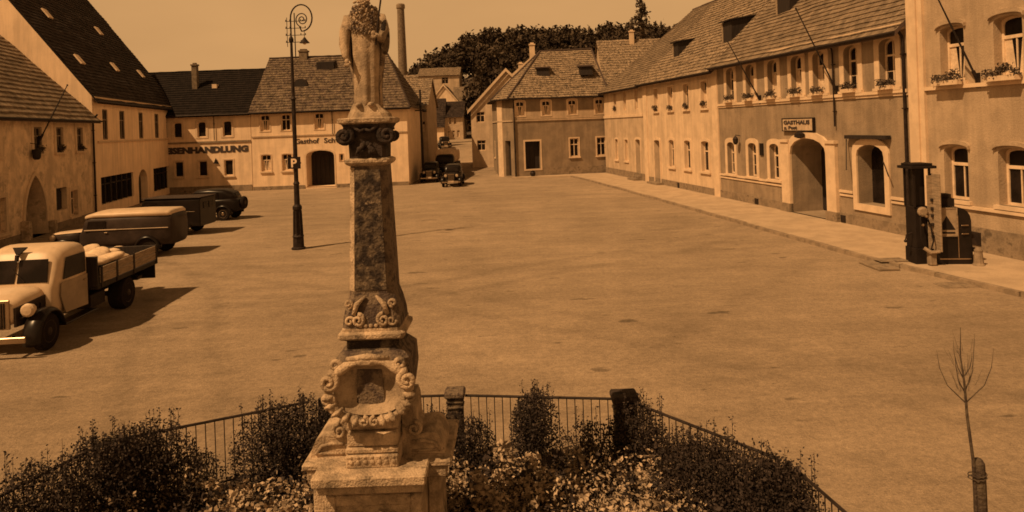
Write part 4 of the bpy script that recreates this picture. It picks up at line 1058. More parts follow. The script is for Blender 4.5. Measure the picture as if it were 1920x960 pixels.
def sedan(label, body='blackpaint', group='cars parked round the square', roofz=1.66, spare=True):
    th = thing('sedan', label, 'car', (0, 0, 0), group)
    mb = bodyloft([(-2.0, .42, .62, .98, 3), (-1.93, .56, .46, 1.12, 4), (-1.6, .66, .40, 1.2, 5), (-.6, .70, .40, 1.16, 6), (.5, .66, .40, 1.14, 6), (.75, .52, .42, 1.12, 4),
                   (1.3, .40, .45, 1.09, 3.2), (1.86, .30, .50, 1.05, 3), (1.93, .24, .56, 1.0, 3)])
    mb.build('body', body, th, smooth=True)
    mb = bodyloft([(-1.78, .40, .95, 1.30, 3), (-1.62, .54, .95, 1.5, 3.5), (-1.2, .62, .95, roofz, 4), (-.4, .64, .95, roofz+.03, 4.5), (.3, .62, .95, roofz-.01, 4.5), (.52, .58, .95, roofz-.12, 4), (.68, .54, .95, 1.2, 4)])
    mb.build('cabin', body, th, smooth=True)
    for s in (-1, 1):
        sidepane(th, -.98, -.30, 1.14, 1.5, s*.628); sidepane(th, -.22, .42, 1.14, 1.5, s*.624, .08)
        fender(1.3, s*.66, .44, -8, 160, .30).build('fender', body, th, smooth=True)
        fender(-1.25, s*.68, .44, 12, 186, .30).build('fender', body, th, smooth=True)
        mb = MB(); mb.cbox((.02, s*.74, .34), (1.75, .22, .04)); mb.build('running_board', body, th)
        wheel(th, 1.3, s*.66, .36); wheel(th, -1.25, s*.68, .36)
        mb = MB(); prof = [(.04, -.16), (.11, -.08), (.13, .0), (.12, .02)]
        mb.loft([[(1.72+z, s*.42+r*math.cos(2*PI*k/14), .88+r*math.sin(2*PI*k/14)) for k in range(14)] for r, z in prof]); h = mb.build('headlight', body, th, smooth=True)
        mb = MB(); mb.loft([[(1.741+z, s*.42+r*math.cos(2*PI*k/14), .88+r*math.sin(2*PI*k/14)) for k in range(14)] for r, z in ((.115, 0), (.09, .025), (.01, .035))]); mb.build('lens', 'lamp_glass', h)
        mb = MB(); mb.cbox((-.28, s*.715, 1.02), (.12, .03, .03), .008); mb.build('door_handle', 'chrome', th)
    # windscreen and rear window
    mb = MB(); mb.prism([(.702, -.45, 1.14), (.702, .45, 1.14), (.60, .42, 1.48), (.60, -.42, 1.48)], (.015, 0, .004)); mb.build('windscreen', 'glass', th)
    mb = MB(); mb.prism([(-1.78, -.25, 1.28), (-1.78, .25, 1.28), (-1.68, .23, 1.46), (-1.68, -.23, 1.46)], (-.02, 0, .004)); mb.build('rear_window', 'glass', th)
    mb = MB()
    for k in range(9): y = -.2+.05*k; mb.box(1.925, 1.95, y-.008, y+.008, .56, .98)
    mb.box(1.92, 1.955, -.23, .23, .98, 1.02); mb.box(1.92, 1.955, -.23, .23, .53, .56); mb.build('grille', 'chrome', th)
    mb = MB(); mb.cbox((2.1, 0, .42), (.04, 1.4, .09), .01); mb.box(1.9, 2.08, -.35, -.31, .40, .44); mb.box(1.9, 2.08, .31, .35, .40, .44); mb.build('bumper', 'chrome', th)
    mb = MB(); mb.cbox((2.13, 0, .46), (.015, .42, .12), .004); mb.build('number_plate', 'signpale', th)
    if spare:
        mb = MB(); 
        rr = lambda rad, x: [(x, rad*math.cos(2*PI*k/20), .88+rad*math.sin(2*PI*k/20)) for k in range(20)]
        mb.loft([rr(.22, -2.0), rr(.33, -2.0), rr(.35, -2.08), rr(.32, -2.17), rr(.22, -2.17)]); t = mb.build('spare_wheel', 'rubber', th)
        mb = MB(); mb.loft([rr(.23, -2.1), rr(.2, -2.16), rr(.02, -2.18)]); mb.build('rim', 'greypaint', t)
    return th
def place(o, x, y, deg, z=0): o.location = (x, y, z); o.rotation_euler = (0, 0, R(deg))

s0 = sedan('tall black sedan with rear spare wheel, rightmost of the cars parked on the left')
place(s0, -16.75, 38.6, 176)
def boxvan():
    th = thing('box_van', 'boxy black van between the pale roofed van and the tall black sedan', 'van', (0, 0, 0))
    bodyloft([(-2.1, .78, .42, 1.68, 12), (-2.05, .82, .40, 1.72, 12), (.5, .82, .40, 1.72, 12), (.62, .78, .42, 1.66, 8), (.82, .74, .42, 1.2, 6)]).build('body', 'blackpaint', th)
    bodyloft([(.75, .56, .5, 1.14, 4), (1.5, .42, .5, 1.06, 3.5), (1.75, .34, .55, .98, 3)]).build('hood', 'blackpaint', th, smooth=True)
    mb = MB(); mb.cbox((-.75, 0, 1.735), (2.75, 1.7, .035), .012); mb.build('roof', 'greypaint', th)
    for s in (-1, 1):
        wheel(th, 1.2, s*.7, .34); wheel(th, -1.15, s*.76, .36)
        fender(1.2, s*.7, .43, 0, 165, .28).build('fender', 'blackpaint', th, smooth=True); fender(-1.15, s*.74, .44, 0, 180, .28).build('fender', 'blackpaint', th, smooth=True)
        sidepane(th, -.1, .5, 1.2, 1.55, s*.825, .05)
        mb = MB(); mb.sphere((1.72, s*.45, .85), (.09, .11, .11), 10, 7); mb.build('headlight', 'lamp_glass', th)
        mb = MB(); mb.cbox((-.1, s*.845, 1.05), (.12, .03, .03), .008); mb.build('door_handle', 'chrome', th)
        mb = MB(); mb.cbox((-.6, s*.83, 1.1), (2.5, .012, .02), .004); mb.build('side_moulding', 'chrome', th)
    mb = MB(); mb.cbox((-2.115, .28, 1.35), (.012, .42, .3), .004); mb.cbox((-2.115, -.28, 1.35), (.012, .42, .3), .004); mb.build('rear_window', 'glass', th)
    mb = MB(); mb.prism([(.80, -.6, 1.22), (.80, .6, 1.22), (.63, .58, 1.58), (.63, -.58, 1.58)], (.02, 0, .004)); mb.build('windscreen', 'glass', th)
    place(th, -16.5, 33.4, 178)
boxvan()
s2 = copy_tree(s0); s2['label'] = 'dark car facing the square at the mouth of the narrow street'; s2['group'] = 'cars coming down the narrow street'; place(s2, -4.75, 55.6, -90)
s3 = copy_tree(s0); s3['label'] = 'dark car in the shade beside the guesthouse wall'; s3['group'] = 'cars coming down the narrow street'; place(s3, -7.1, 60.8, -88)
s4 = copy_tree(s0); s4['label'] = 'farthest dark car, at the street bend below the barn house'; s4['group'] = 'cars coming down the narrow street'; place(s4, -9.2, 96, -80, hz(-9.2, 96))

def lorry_far(label, x, y, deg, mat='tarp'):
    th = thing('covered_lorry', label, 'lorry', (0, 0, 0), 'lorries standing in the narrow street')
    bodyloft([(2.6, .35, .6, 1.15, 3), (2.5, .45, .5, 1.25, 3), (1.3, .6, .5, 1.35, 3.5)]).build('hood', 'blackpaint', th, smooth=True)
    bodyloft([(1.35, .75, .6, 1.5, 5), (1.3, .8, .6, 2.0, 5), (.5, .85, .6, 2.1, 6), (.4, .85, .6, 2.05, 6)]).build('cab', 'blackpaint', th, smooth=True)
    mb = MB(); mb.prism([(1.36, -.6, 1.35), (1.36, .6, 1.35), (1.33, .6, 1.85), (1.33, -.6, 1.85)], (.02, 0, 0)); mb.build('windscreen', 'glass', th)
    mb = MB(); mb.cbox((-1.4, 0, 1.05), (3.5, 2.0, .5), .03); mb.build('load_bed', 'darkwood', th)
    mb = bodyloft([(-3.1, .95, 1.25, 2.45, 3.5), (-3.0, .98, 1.2, 2.6, 3.5), (-1.5, 1.0, 1.2, 2.55, 3.5), (.2, .98, 1.2, 2.6, 3.5), (.3, .95, 1.25, 2.45, 3.5)]); mb.build('canvas_cover', mat, th, smooth=True)
    for s in (-1, 1):
        wheel(th, 1.9, s*.8, .42); wheel(th, -2.0, s*.85, .45)
        fender(1.9, s*.8, .5, 0, 165, .3).build('fender', 'blackpaint', th, smooth=True)
        mb = MB(); mb.sphere((2.55, s*.55, 1.0), .14, 10, 7); mb.build('headlight', 'lamp_glass', th)
    place(th, x, y, deg, hz(x, y)); return th
l1 = lorry_far('lorry with pale canvas cover directly behind the street mouth car', -6.3, 66.5, -92)
l2 = lorry_far('pale covered lorry farther back against the left side of the street', -9.2, 76, -88)

def van():
    th = thing('delivery_van', 'dark delivery van with pale roof and hood behind the loaded truck', 'van', (0, 0, 0))
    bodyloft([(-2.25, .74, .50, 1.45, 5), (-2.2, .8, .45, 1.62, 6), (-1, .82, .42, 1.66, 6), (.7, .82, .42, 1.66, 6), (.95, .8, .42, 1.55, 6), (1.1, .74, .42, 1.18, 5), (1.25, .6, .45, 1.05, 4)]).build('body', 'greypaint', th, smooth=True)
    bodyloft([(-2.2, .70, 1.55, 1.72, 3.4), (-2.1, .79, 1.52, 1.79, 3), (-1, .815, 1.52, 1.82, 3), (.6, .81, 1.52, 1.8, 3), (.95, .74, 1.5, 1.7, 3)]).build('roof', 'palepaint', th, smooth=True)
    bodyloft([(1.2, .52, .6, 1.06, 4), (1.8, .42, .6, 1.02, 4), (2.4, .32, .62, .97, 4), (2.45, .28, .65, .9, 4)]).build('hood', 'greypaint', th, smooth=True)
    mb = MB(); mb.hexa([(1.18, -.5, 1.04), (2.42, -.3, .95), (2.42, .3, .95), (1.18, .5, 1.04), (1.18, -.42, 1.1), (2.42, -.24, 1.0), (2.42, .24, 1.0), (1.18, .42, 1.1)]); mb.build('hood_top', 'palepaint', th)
    for s in (-1, 1):
        wheel(th, 1.75, s*.7, .36); wheel(th, -1.35, s*.76, .37, rimmat='greypaint')
        fender(1.75, s*.7, .44, 0, 165, .3).build('fender', 'blackpaint', th, smooth=True)
        fender(-1.35, s*.76, .45, 0, 180, .3).build('fender', 'blackpaint', th, smooth=True)
        mb = MB(); mb.cbox((.1, s*.8, .34), (2.3, .2, .04)); mb.build('running_board', 'blackpaint', th)
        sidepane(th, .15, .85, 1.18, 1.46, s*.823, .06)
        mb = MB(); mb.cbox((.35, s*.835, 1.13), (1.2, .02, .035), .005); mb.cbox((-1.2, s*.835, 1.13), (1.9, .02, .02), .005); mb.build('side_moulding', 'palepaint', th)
        mb = MB(); mb.sphere((2.3, s*.5, .85), (.1, .12, .12), 10, 7); mb.build('headlight', 'lamp_glass', th)
        mb = MB(); mb.cbox((.15, s*.84, 1.02), (.12, .03, .03), .008); mb.build('door_handle', 'chrome', th)
    mb = MB(); mb.prism([(1.1, -.6, 1.2), (1.1, .6, 1.2), (.99, .58, 1.5), (.99, -.58, 1.5)], (.02, 0, .004)); mb.build('windscreen', 'glass', th)
    mb = MB(); mb.cbox((2.6, 0, .42), (.04, 1.3, .08), .01); mb.build('bumper', 'chrome', th)
    place(th, -15.35, 27.6, 183); return th
van()

def truck():
    """forward = +x, nose at x=2.9, origin under the cab door"""
    th = thing('loaded_truck', 'pale cabbed flatbed truck loaded with pale sacks, parked nearest on the left', 'truck', (0, 0, 0))
    # cab shell
    mb = bodyloft([(-.42, .80, .62, 2.0, 6), (-.36, .86, .55, 2.10, 6), (.1, .88, .52, 2.16, 5.5), (.5, .87, .52, 2.12, 5), (.72, .84, .52, 2.0, 5), (.9, .80, .52, 1.45, 6), (.95, .76, .55, 1.32, 6)])
    cab = mb.build('cab', 'palepaint', th, smooth=True)
    mb = bodyloft([(.85, .64, .62, 1.34, 3.6), (1.1, .60, .62, 1.33, 3.4), (1.45, .53, .62, 1.29, 3.2), (1.72, .47, .62, 1.22, 3.2), (1.8, .42, .66, 1.15, 3)])
    mb.build('hood', 'palepaint', th, smooth=True)
    for s in (-1, 1):
        # dark louvred hood sides
        mb = MB(); mb.hexa([(.95, s*.58, .62), (1.77, s*.45, .62), (1.77, s*.495, .62), (.95, s*.645, .62), (.95, s*.58, 1.12), (1.77, s*.45, 1.02), (1.77, s*.495, 1.02), (.95, s*.645, 1.12)])
        for k in range(6):
            x = 1.08+k*.1; y = .645-(x-.95)*.183; mb.box(x, x+.05, min(s*y, s*(y+.02)), max(s*y, s*(y+.02)), .75, .98)
        mb.build('hood_side', 'greypaint', th)
        mb = MB(); mb.prism([(-.34, s*.872, .58), (.62, s*.872, .62), (.78, s*.872, 1.02), (.74, s*.872, 1.32), (-.34, s*.872, 1.32)], (0, s*.02, 0)); d = mb.build('door', 'shadedpaint', th)
        mb = MB(); mb.cbox((-.22, s*.91, 1.2), (.14, .03, .03), .008); mb.build('handle', 'chrome', d)
        sidepane(th, -.28, .66, 1.38, 1.86, s*.874, .14)
        fender(1.35, s*.84, .52, -15, 172, .36, .035).build('fender', 'blackpaint', th, smooth=True)
        mb = MB(); mb.cbox((.2, s*.9, .42), (1.4, .28, .04)); mb.build('running_board', 'blackpaint', th)
        wheel(th, 1.35, s*.84, .40, .2, rimmat='greypaint')
        wheel(th, -2.2, s*.80, .42, .36, rimmat='greypaint')
        mb = MB()
        mb.loft([[(1.76+z, s*.74+r*math.cos(2*PI*k/16), .97+r*math.sin(2*PI*k/16)) for k in range(16)] for r, z in ((.03, -.2), (.1, -.14), (.145, 0), (.14, .03))]); h = mb.build('headlight', 'palepaint', th, smooth=True)
        mb = MB(); mb.loft([[(1.791+z, s*.74+r*math.cos(2*PI*k/16), .97+r*math.sin(2*PI*k/16)) for k in range(16)] for r, z in ((.13, 0), (.1, .03), (.01, .04))]); mb.build('lens', 'lamp_glass', h)
        mb = MB(); mb.tube([(1.68, s*.5, .78), (1.7, s*.74, .86)], .025, 6); mb.build('headlight_bracket', 'iron', h)
        # bed side boards
        mb = MB()
        for k, (z0, z1) in enumerate(((1.0, 1.18), (1.195, 1.38))):
            mb.cbox((-1.55, s*1.02, (z0+z1)/2), (1.72, .035, z1-z0), .006); mb.cbox((-3.15, s*1.02, (z0+z1)/2+.01), (1.35, .035, z1-z0), .006)
        mb.build('side_board', 'wood', th)
        mb = MB()
        for x in (-.72, -1.5, -2.44, -3.84): mb.cbox((x, s*1.045, 1.16), (.07, .03, .56), .006); mb.mark()
        mb.build_split('stake', 'darkwood', th)
    # split windscreen
    mb = MB()
    for a, b in ((-.68, -.03), (.03, .68)):
        mb.prism([(.925, a, 1.38), (.925, b, 1.38), (.79, b*.95, 1.88), (.79, a*.95, 1.88)], (.015, 0, .004))
    mb.build('windscreen', 'glass', th)
    mb = MB(); mb.tube([(.95, .2, 1.42), (.87, -.1, 1.7)], .008, 5); mb.tube([(.83, .0, 2.0), (.86, .0, 1.86)], .05, 6); mb.build('wiper', 'iron', th)
    # roof plate sign (dark triangle)
    mb = MB(); mb.prism([(.70, -.16, 2.14), (.70, .16, 2.14), (.80, .04, 2.0), (.80, -.04, 2.0)], (.02, 0, .02)); mb.build('roof_vent', 'signdark', th)
    mb = MB()
    mb.cbox((1.81, 0, .9), (.05, .8, .62), .02); g = mb.build('radiator_shell', 'chrome', th)
    mb = MB()
    for k in range(13): y = -.3+.05*k; mb.box(1.836, 1.85, y-.012, y+.012, .62, 1.15)
    mb.build('grille', 'blackpaint', g)
    mb = MB(); mb.cbox((2.06, 0, .42), (.05, 1.7, .13), .015); mb.box(1.7, 2.04, -.42, -.36, .38, .44); mb.box(1.7, 2.04, .36, .42, .38, .44); mb.build('bumper', 'chrome', th)
    mb = MB(); mb.cbox((2.09, -.1, .56), (.012, .45, .12), .003); mb.build('number_plate', 'signpale', th)
    mb = MB(); mb.cbox((-1.5, .38, .62), (4.7, .08, .16)); mb.cbox((-1.5, -.38, .62), (4.7, .08, .16)); mb.tube([(-2.2, -.75, .42), (-2.2, .75, .42)], .07, 8)
    mb.cbox((-1.0, .62, .55), (.7, .35, .32)); mb.cbox((-3.3, 0, .6), (.3, 1.6, .1)); mb.build('chassis', 'iron', th)
    mb = MB(); mb.cbox((-2.25, 0, .92), (3.4, 2.06, .12)); mb.cbox((-.56, 0, 1.3), (.06, 2.06, .75)); mb.cbox((-3.9, 0, 1.18), (.05, 2.06, .45)); mb.build('load_bed', 'darkwood', th)
    mb = MB(); mb.box(-3.95, -3.9, -.95, -.35, .45, .92); mb.mark(); mb.box(-3.95, -3.9, .35, .95, .45, .92); mb.mark(); mb.build_split('mudflap', 'rubber', th)
    place(th, -11.24, 16.72, -90+4)
    return th
tk = truck()
# the load: sacks are things of their own
rng = random.Random(11)
ords = iter(['at the front corner behind the cab', 'slumped over the nearer side board', 'at the tail corner', 'under the ridge of the heap', 'topmost of the heap', 'lying lengthwise by the far board', 'between the cab and the heap', 'hanging a little over the tail board', 'flattest, at the foot of the heap', 'tilted against the headboard', 'widest, across the middle', 'smallest, beside the tail corner', 'beside the topmost', 'behind the widest'])
def sack(px, py, pz, rz, ry, L=.85):
    mb = MB(); rg = rng.random()*10
    rings = []
    for i in range(9):
        u = i/8; x = (u-.5)*L; w = .27*math.sin(PI*(u*.84+.08))**.45; h = .105*math.sin(PI*(u*.84+.08))**.5
        rings.append([(x, w*math.cos(a)*(1+.1*noise.noise(Vector((rg+u*3, a, 0)))), h*math.sin(a)*(1+.25*noise.noise(Vector((rg+u*3, a*1.5, 4))))) for a in [2*PI*k/14 for k in range(14)]])
    mb.loft(rings); o = mb.build('sack', 'tarp', base=(0, 0, 0), smooth=True)
    o.location = (px, py, pz); o.rotation_euler = (0, ry, rz)
    tag(o, 'pale sack on the loaded truck, '+next(ords), 'sack', 'sacks heaped on the truck bed'); return o
for i in range(14):
    row, col = divmod(i, 3)
    x = -11.45+.07*row*-1+(col-1)*.58+rng.uniform(-.08, .08); y = 17.8+row*.66+rng.uniform(-.08, .08); z = 1.22
    if i in (4, 7, 10): z = 1.33
    sack(x, y, z+rng.uniform(0, .12), R(90)+rng.uniform(-.8, .8), rng.uniform(-.2, .2), rng.uniform(.85, 1.15))

# ------------------------------------------------------------------ street lamp
def street_lamp():
    x, y = -8.48, 27.65; th = thing('street_lamp', 'tall iron lamp post with spiral scroll top and parking sign', 'street lamp', (x, y, 0))
    mb = MB(); mb.lathe([(.27, 0), (.27, .06), (.21, .1), (.19, .45), (.23, .5), (.15, .6), (.14, 1.5), (.18, 1.56), (.18, 1.66), (.11, 1.75), (.1, 2.5), (.13, 2.55), (.085, 2.65), (.075, 5.8), (.11, 5.85), (.065, 5.95), (.05, 8.05), (.09, 8.1), (.09, 8.2), (.04, 8.3)], (x, y, 0), 14)
    for k in range(8):
        a = 2*PI*k/8; mb.tube([(x+.2*math.cos(a), y+.2*math.sin(a), .12), (x+.155*math.cos(a), y+.155*math.sin(a), 1.5)], .02, 5)
    mb.build('post', 'iron', th, smooth=False)
    pts = []
    # big hook then inner spiral
    cx, cz = x+.42, 9.0
    for z in (8.2, 8.6, 9.0): pts.append((x, y, z))
    for k in range(1, 19): a = PI-PI*k/12; pts.append((cx+.42*math.cos(a), y, cz+.52*math.sin(a)))
    # end of k=18: a=-PI/2
    sx, sz = cx+.03, cz-.04; 
    for k in range(1, 30):
        a = -PI/2-2*PI*k/14; r = .30*(1-k/32)
        pts.append((sx+r*math.cos(a)*.9, y, sz-.02+r*math.sin(a)))
    mb = MB(); mb.tube(pts, [.03]*21+[.022]*(len(pts)-21), 6); mb.build('scroll', 'iron', th)
    mb = MB(); mb.tube([(cx+.1, y, cz-.52), (cx+.1, y, cz-.78)], .012, 5); mb.lathe([(.2, -.98), (.13, -.9), (.07, -.82), (.03, -.76)], (cx+.1, y, cz), 12); s = mb.build('lamp_shade', 'iron', th)
    mb = MB(); mb.sphere((cx+.1, y, cz-.98), .07, 10, 7); mb.build('bulb', 'lamp_glass', s)
    # parking sign
    sg = thing('parking_sign', 'small dark square sign with white P on the lamp post', 'sign', (x, y-.1, 3.15))
    mb = MB(); mb.cbox((x-.02, y-.13, 3.37), (.5, .03, .46), .006); mb.build('sign_plate', 'signdark', sg)
    fr = Fr(x-.25, y-.145, x+.25, y-.145); text_mesh('P', .46, wallmat(fr, .12, .008, 3.21), 'sign_letter', 'letter_white', sg, extrude=.004, bold=.012)
    mb = MB(); mb.frbox(fr, -.02, .48, -.1, -.03, 3.33, 3.38); mb.build('clamp', 'iron', sg)
street_lamp()

# ------------------------------------------------------------------ petrol pump, oil cabinet
def petrol():
    th = thing('petrol_pump', 'tall dark petrol pump cabinet with open door on the kerb', 'petrol pump', (11.72, 20.6, .11))
    z0 = .11
    def bx(x0, x1, y0, y1, a, b, name, mat, par=th, bev=.012):
        mb = MB(); mb.cbox(((x0+x1)/2, (y0+y1)/2, (a+b)/2), (x1-x0, y1-y0, b-a), bev); return mb.build(name, mat, par)
    bx(11.45, 11.98, 20.35, 20.9, z0, z0+.45, 'base', 'signdark')
    bx(11.48, 11.95, 20.38, 20.88, z0+.45, 1.75, 'lower_cabinet', 'signdark')
    # glass measuring head with frame posts
    mb = MB()
    for x in (11.47, 11.92):
        for y in (20.37, 20.85): mb.box(x-.02, x+.03, y-.02, y+.03, 1.75, 2.85)
    mb.build('head_frame', 'signdark', th)
    bx(11.55, 11.86, 20.5, 20.8, 1.76, 2.84, 'measuring_glass', 'blackpaint')
    bx(11.34, 12.08, 20.25, 21.0, 2.85, 2.93, 'roof_slab', 'signdark'); bx(11.42, 12.0, 20.32, 20.93, 2.93, 3.0, 'roof_cap', 'signdark')
    # open door edge-on: pale strip
    mb = MB(); mb.cbox((11.99, 20.2, 1.6), (.05, .42, 2.2), .01); mb.box(11.83, 12.0, 20.33, 20.37, .55, 2.65); d = mb.build('door', 'wood', th)
    mb = MB()
    for z in (.9, 1.25, 1.5, 1.7, 1.95): mb.cbox((11.93, 20.3, z), (.07, .06, .08), .01)
    mb.build('door_fitting', 'darkwood', d)
    mb = MB(); mb.lathe([(.12, 0), (.14, .02), (.14, .08), (.1, .1)], (0, 0, 0), 16)
    mb.v = [(11.66+v[0], 20.36-v[2], 1.62+v[1]) for v in mb.v]; mb.build('dial', 'wood', th)
    # hose
    pts = [(11.6, 20.32, 1.55), (11.5, 20.15, 1.35), (11.47, 20.1, .9), (11.55, 20.1, .62), (11.75, 20.12, .55), (11.85, 20.15, .8), (11.84, 20.25, 1.2), (11.8, 20.34, 1.45)]
    mb = MB(); mb.tube(pts, .022, 7); mb.build('hose', 'rubber', th, smooth=True)
    mb = MB(); mb.tube([(11.44, 20.5, 1.0), (11.25, 20.45, .95), (11.2, 20.42, .8)], .02, 6); mb.sphere((11.2, 20.42, .78), .045, 8, 6); mb.build('crank', 'iron', th)
    mb = MB(); mb.sphere((11.7, 20.2, 1.5), .05, 8, 6); mb.sphere((11.62, 20.25, 1.25), .045, 8, 6); mb.build('valve', 'chrome', th)
    o = MB(); o.cbox((11.78, 20.14, .32), (.2, .2, .4), .03); q = o.build('pump_bollard', 'kerbstone', base=(11.78, 20.14, .11)); tag(q, 'short pale stone post at the foot of the petrol pump', 'bollard')
    o = MB(); o.tube([(11.55, 20.12, .62), (11.7, 20.02, .5), (11.92, 19.98, .52)], [.05, .06, .04], 7); q = o.build('cleaning_rag', 'wood', base=(11.7, 20.05, .5)); tag(q, 'pale cloth draped low on the petrol pump hose', 'cloth')
    # oil cabinet
    th2 = thing('oil_cabinet', 'round topped dark oil cabinet with triangle poster right of the pump', 'cabinet', (12.45, 20.45, .11))
    fr = Fr(12.02, 20.25, 12.92, 20.1)
    lp = [(0, .12), (.9, .12), (.9, 1.55)]+[(.45+.45*math.cos(PI*k/12), 1.55+.22*math.sin(PI*k/12)) for k in range(1, 12)]+[(0, 1.55)]
    lp = [(0, .12), (.9, .12), (.9, 1.35), (.87, 1.5), (.8, 1.62), (.68, 1.7), (.5, 1.74), (.0, 1.76)]
    mb = MB(); mb.prism([fr.P(a, 0, b) for a, b in lp], (fr.n[0]*-.6, fr.n[1]*-.6, 0)); mb.build('cabinet_body', 'blackpaint', th2)
    mb = MB(); mb.frbox(fr, .02, .5, -.5, -.05, 1.76, 1.98); mb.frbox(fr, .08, .44, -.44, -.1, 1.98, 2.1); mb.build('tank_top', 'signdark', th2)
    mb = MB(); mb.frbox(fr, .05, .87, .003, .012, .25, .28); mb.frbox(fr, .54, .56, .003, .012, .3, 1.5); mb.cbox(fr.P(.72, .03, 1.22), (.2, .04, .03)); mb.cbox(fr.P(.72, .03, .98), (.2, .04, .03)); mb.build('door_handle', 'chrome', th2)
    ps = thing('triangle_poster', 'framed poster with dark triangle fixed to the oil cabinet', 'poster', fr.P(.25, .02, 1.0))
    mb = MB(); mb.frbox(fr, -.03, .52, .015, .035, .92, 1.72); mb.build('poster_sheet', 'poster', ps)
    mb = MB(); ring(mb, fr, loop(-.01, .50, .94, 1.70), loop(-.04, .53, .91, 1.73), .036, .05); mb.build('poster_frame', 'wood', ps)
    mb = MB(); mb.prism([fr.P(.02, .038, 1.1), fr.P(.47, .038, 1.1), fr.P(.245, .038, 1.5)], (fr.n[0]*.004, fr.n[1]*.004, 0)); mb.build('triangle', 'signdark', ps)
    mb = MB(); mb.frbox(fr, .03, .46, .037, .041, .99, 1.04); mb.build('caption_bar', 'signdark', ps)
    b = MB(); b.lathe([(.16, 0), (.13, .06), (.1, .35), (.11, .42), (.05, .5)], (12.98, 19.95, .115), 10); q = b.build('bollard', 'kerbstone', base=(12.98, 19.95, .11)); tag(q, 'squat pale stone bollard at the right foot of the oil cabinet', 'bollard')
    b = MB(); b.tube([(13.0, 20.3, .12), (13.0, 20.3, .85)], [.05, .04], 7); b.sphere((13.0, 20.3, .87), .09, 8, 6); b.cbox((13.0, 20.3, .5), (.16, .16, .12)); q = b.build('hydrant', 'iron', base=(13.0, 20.3, .11)); tag(q, 'thin dark standpipe right of the oil cabinet', 'standpipe')
    # covers in the ground
    def plate(x, y, sx, sy, z, label):
        mb = MB(); mb.cbox((x, y, z), (sx, sy, .03), .008)
        for k in range(5): mb.cbox((x-sx*.38+sx*.19*k, y, z+.018), (.04, sy*.8, .012), .003)
        o = mb.build('manhole_cover', 'plinth', base=(x, y, z)); tag(o, label, 'cover', 'metal covers let into the ground')
    plate(11.25, 18.2, .9, .55, .01, 'rectangular metal cover in the road in front of the oil cabinet')
    plate(11.05, 21.0, .8, .5, .135, 'metal cover on the kerb left of the petrol pump')
    mb = MB(); mb.cbox((10.55, 20.7, .04), (.6, 1.2, .08), .02); o = mb.build('kerb_ramp', 'plinth', base=(10.5, 20.7, 0)); tag(o, 'low dark ramp plank against the kerb left of the petrol pump', 'ramp')
petrol()

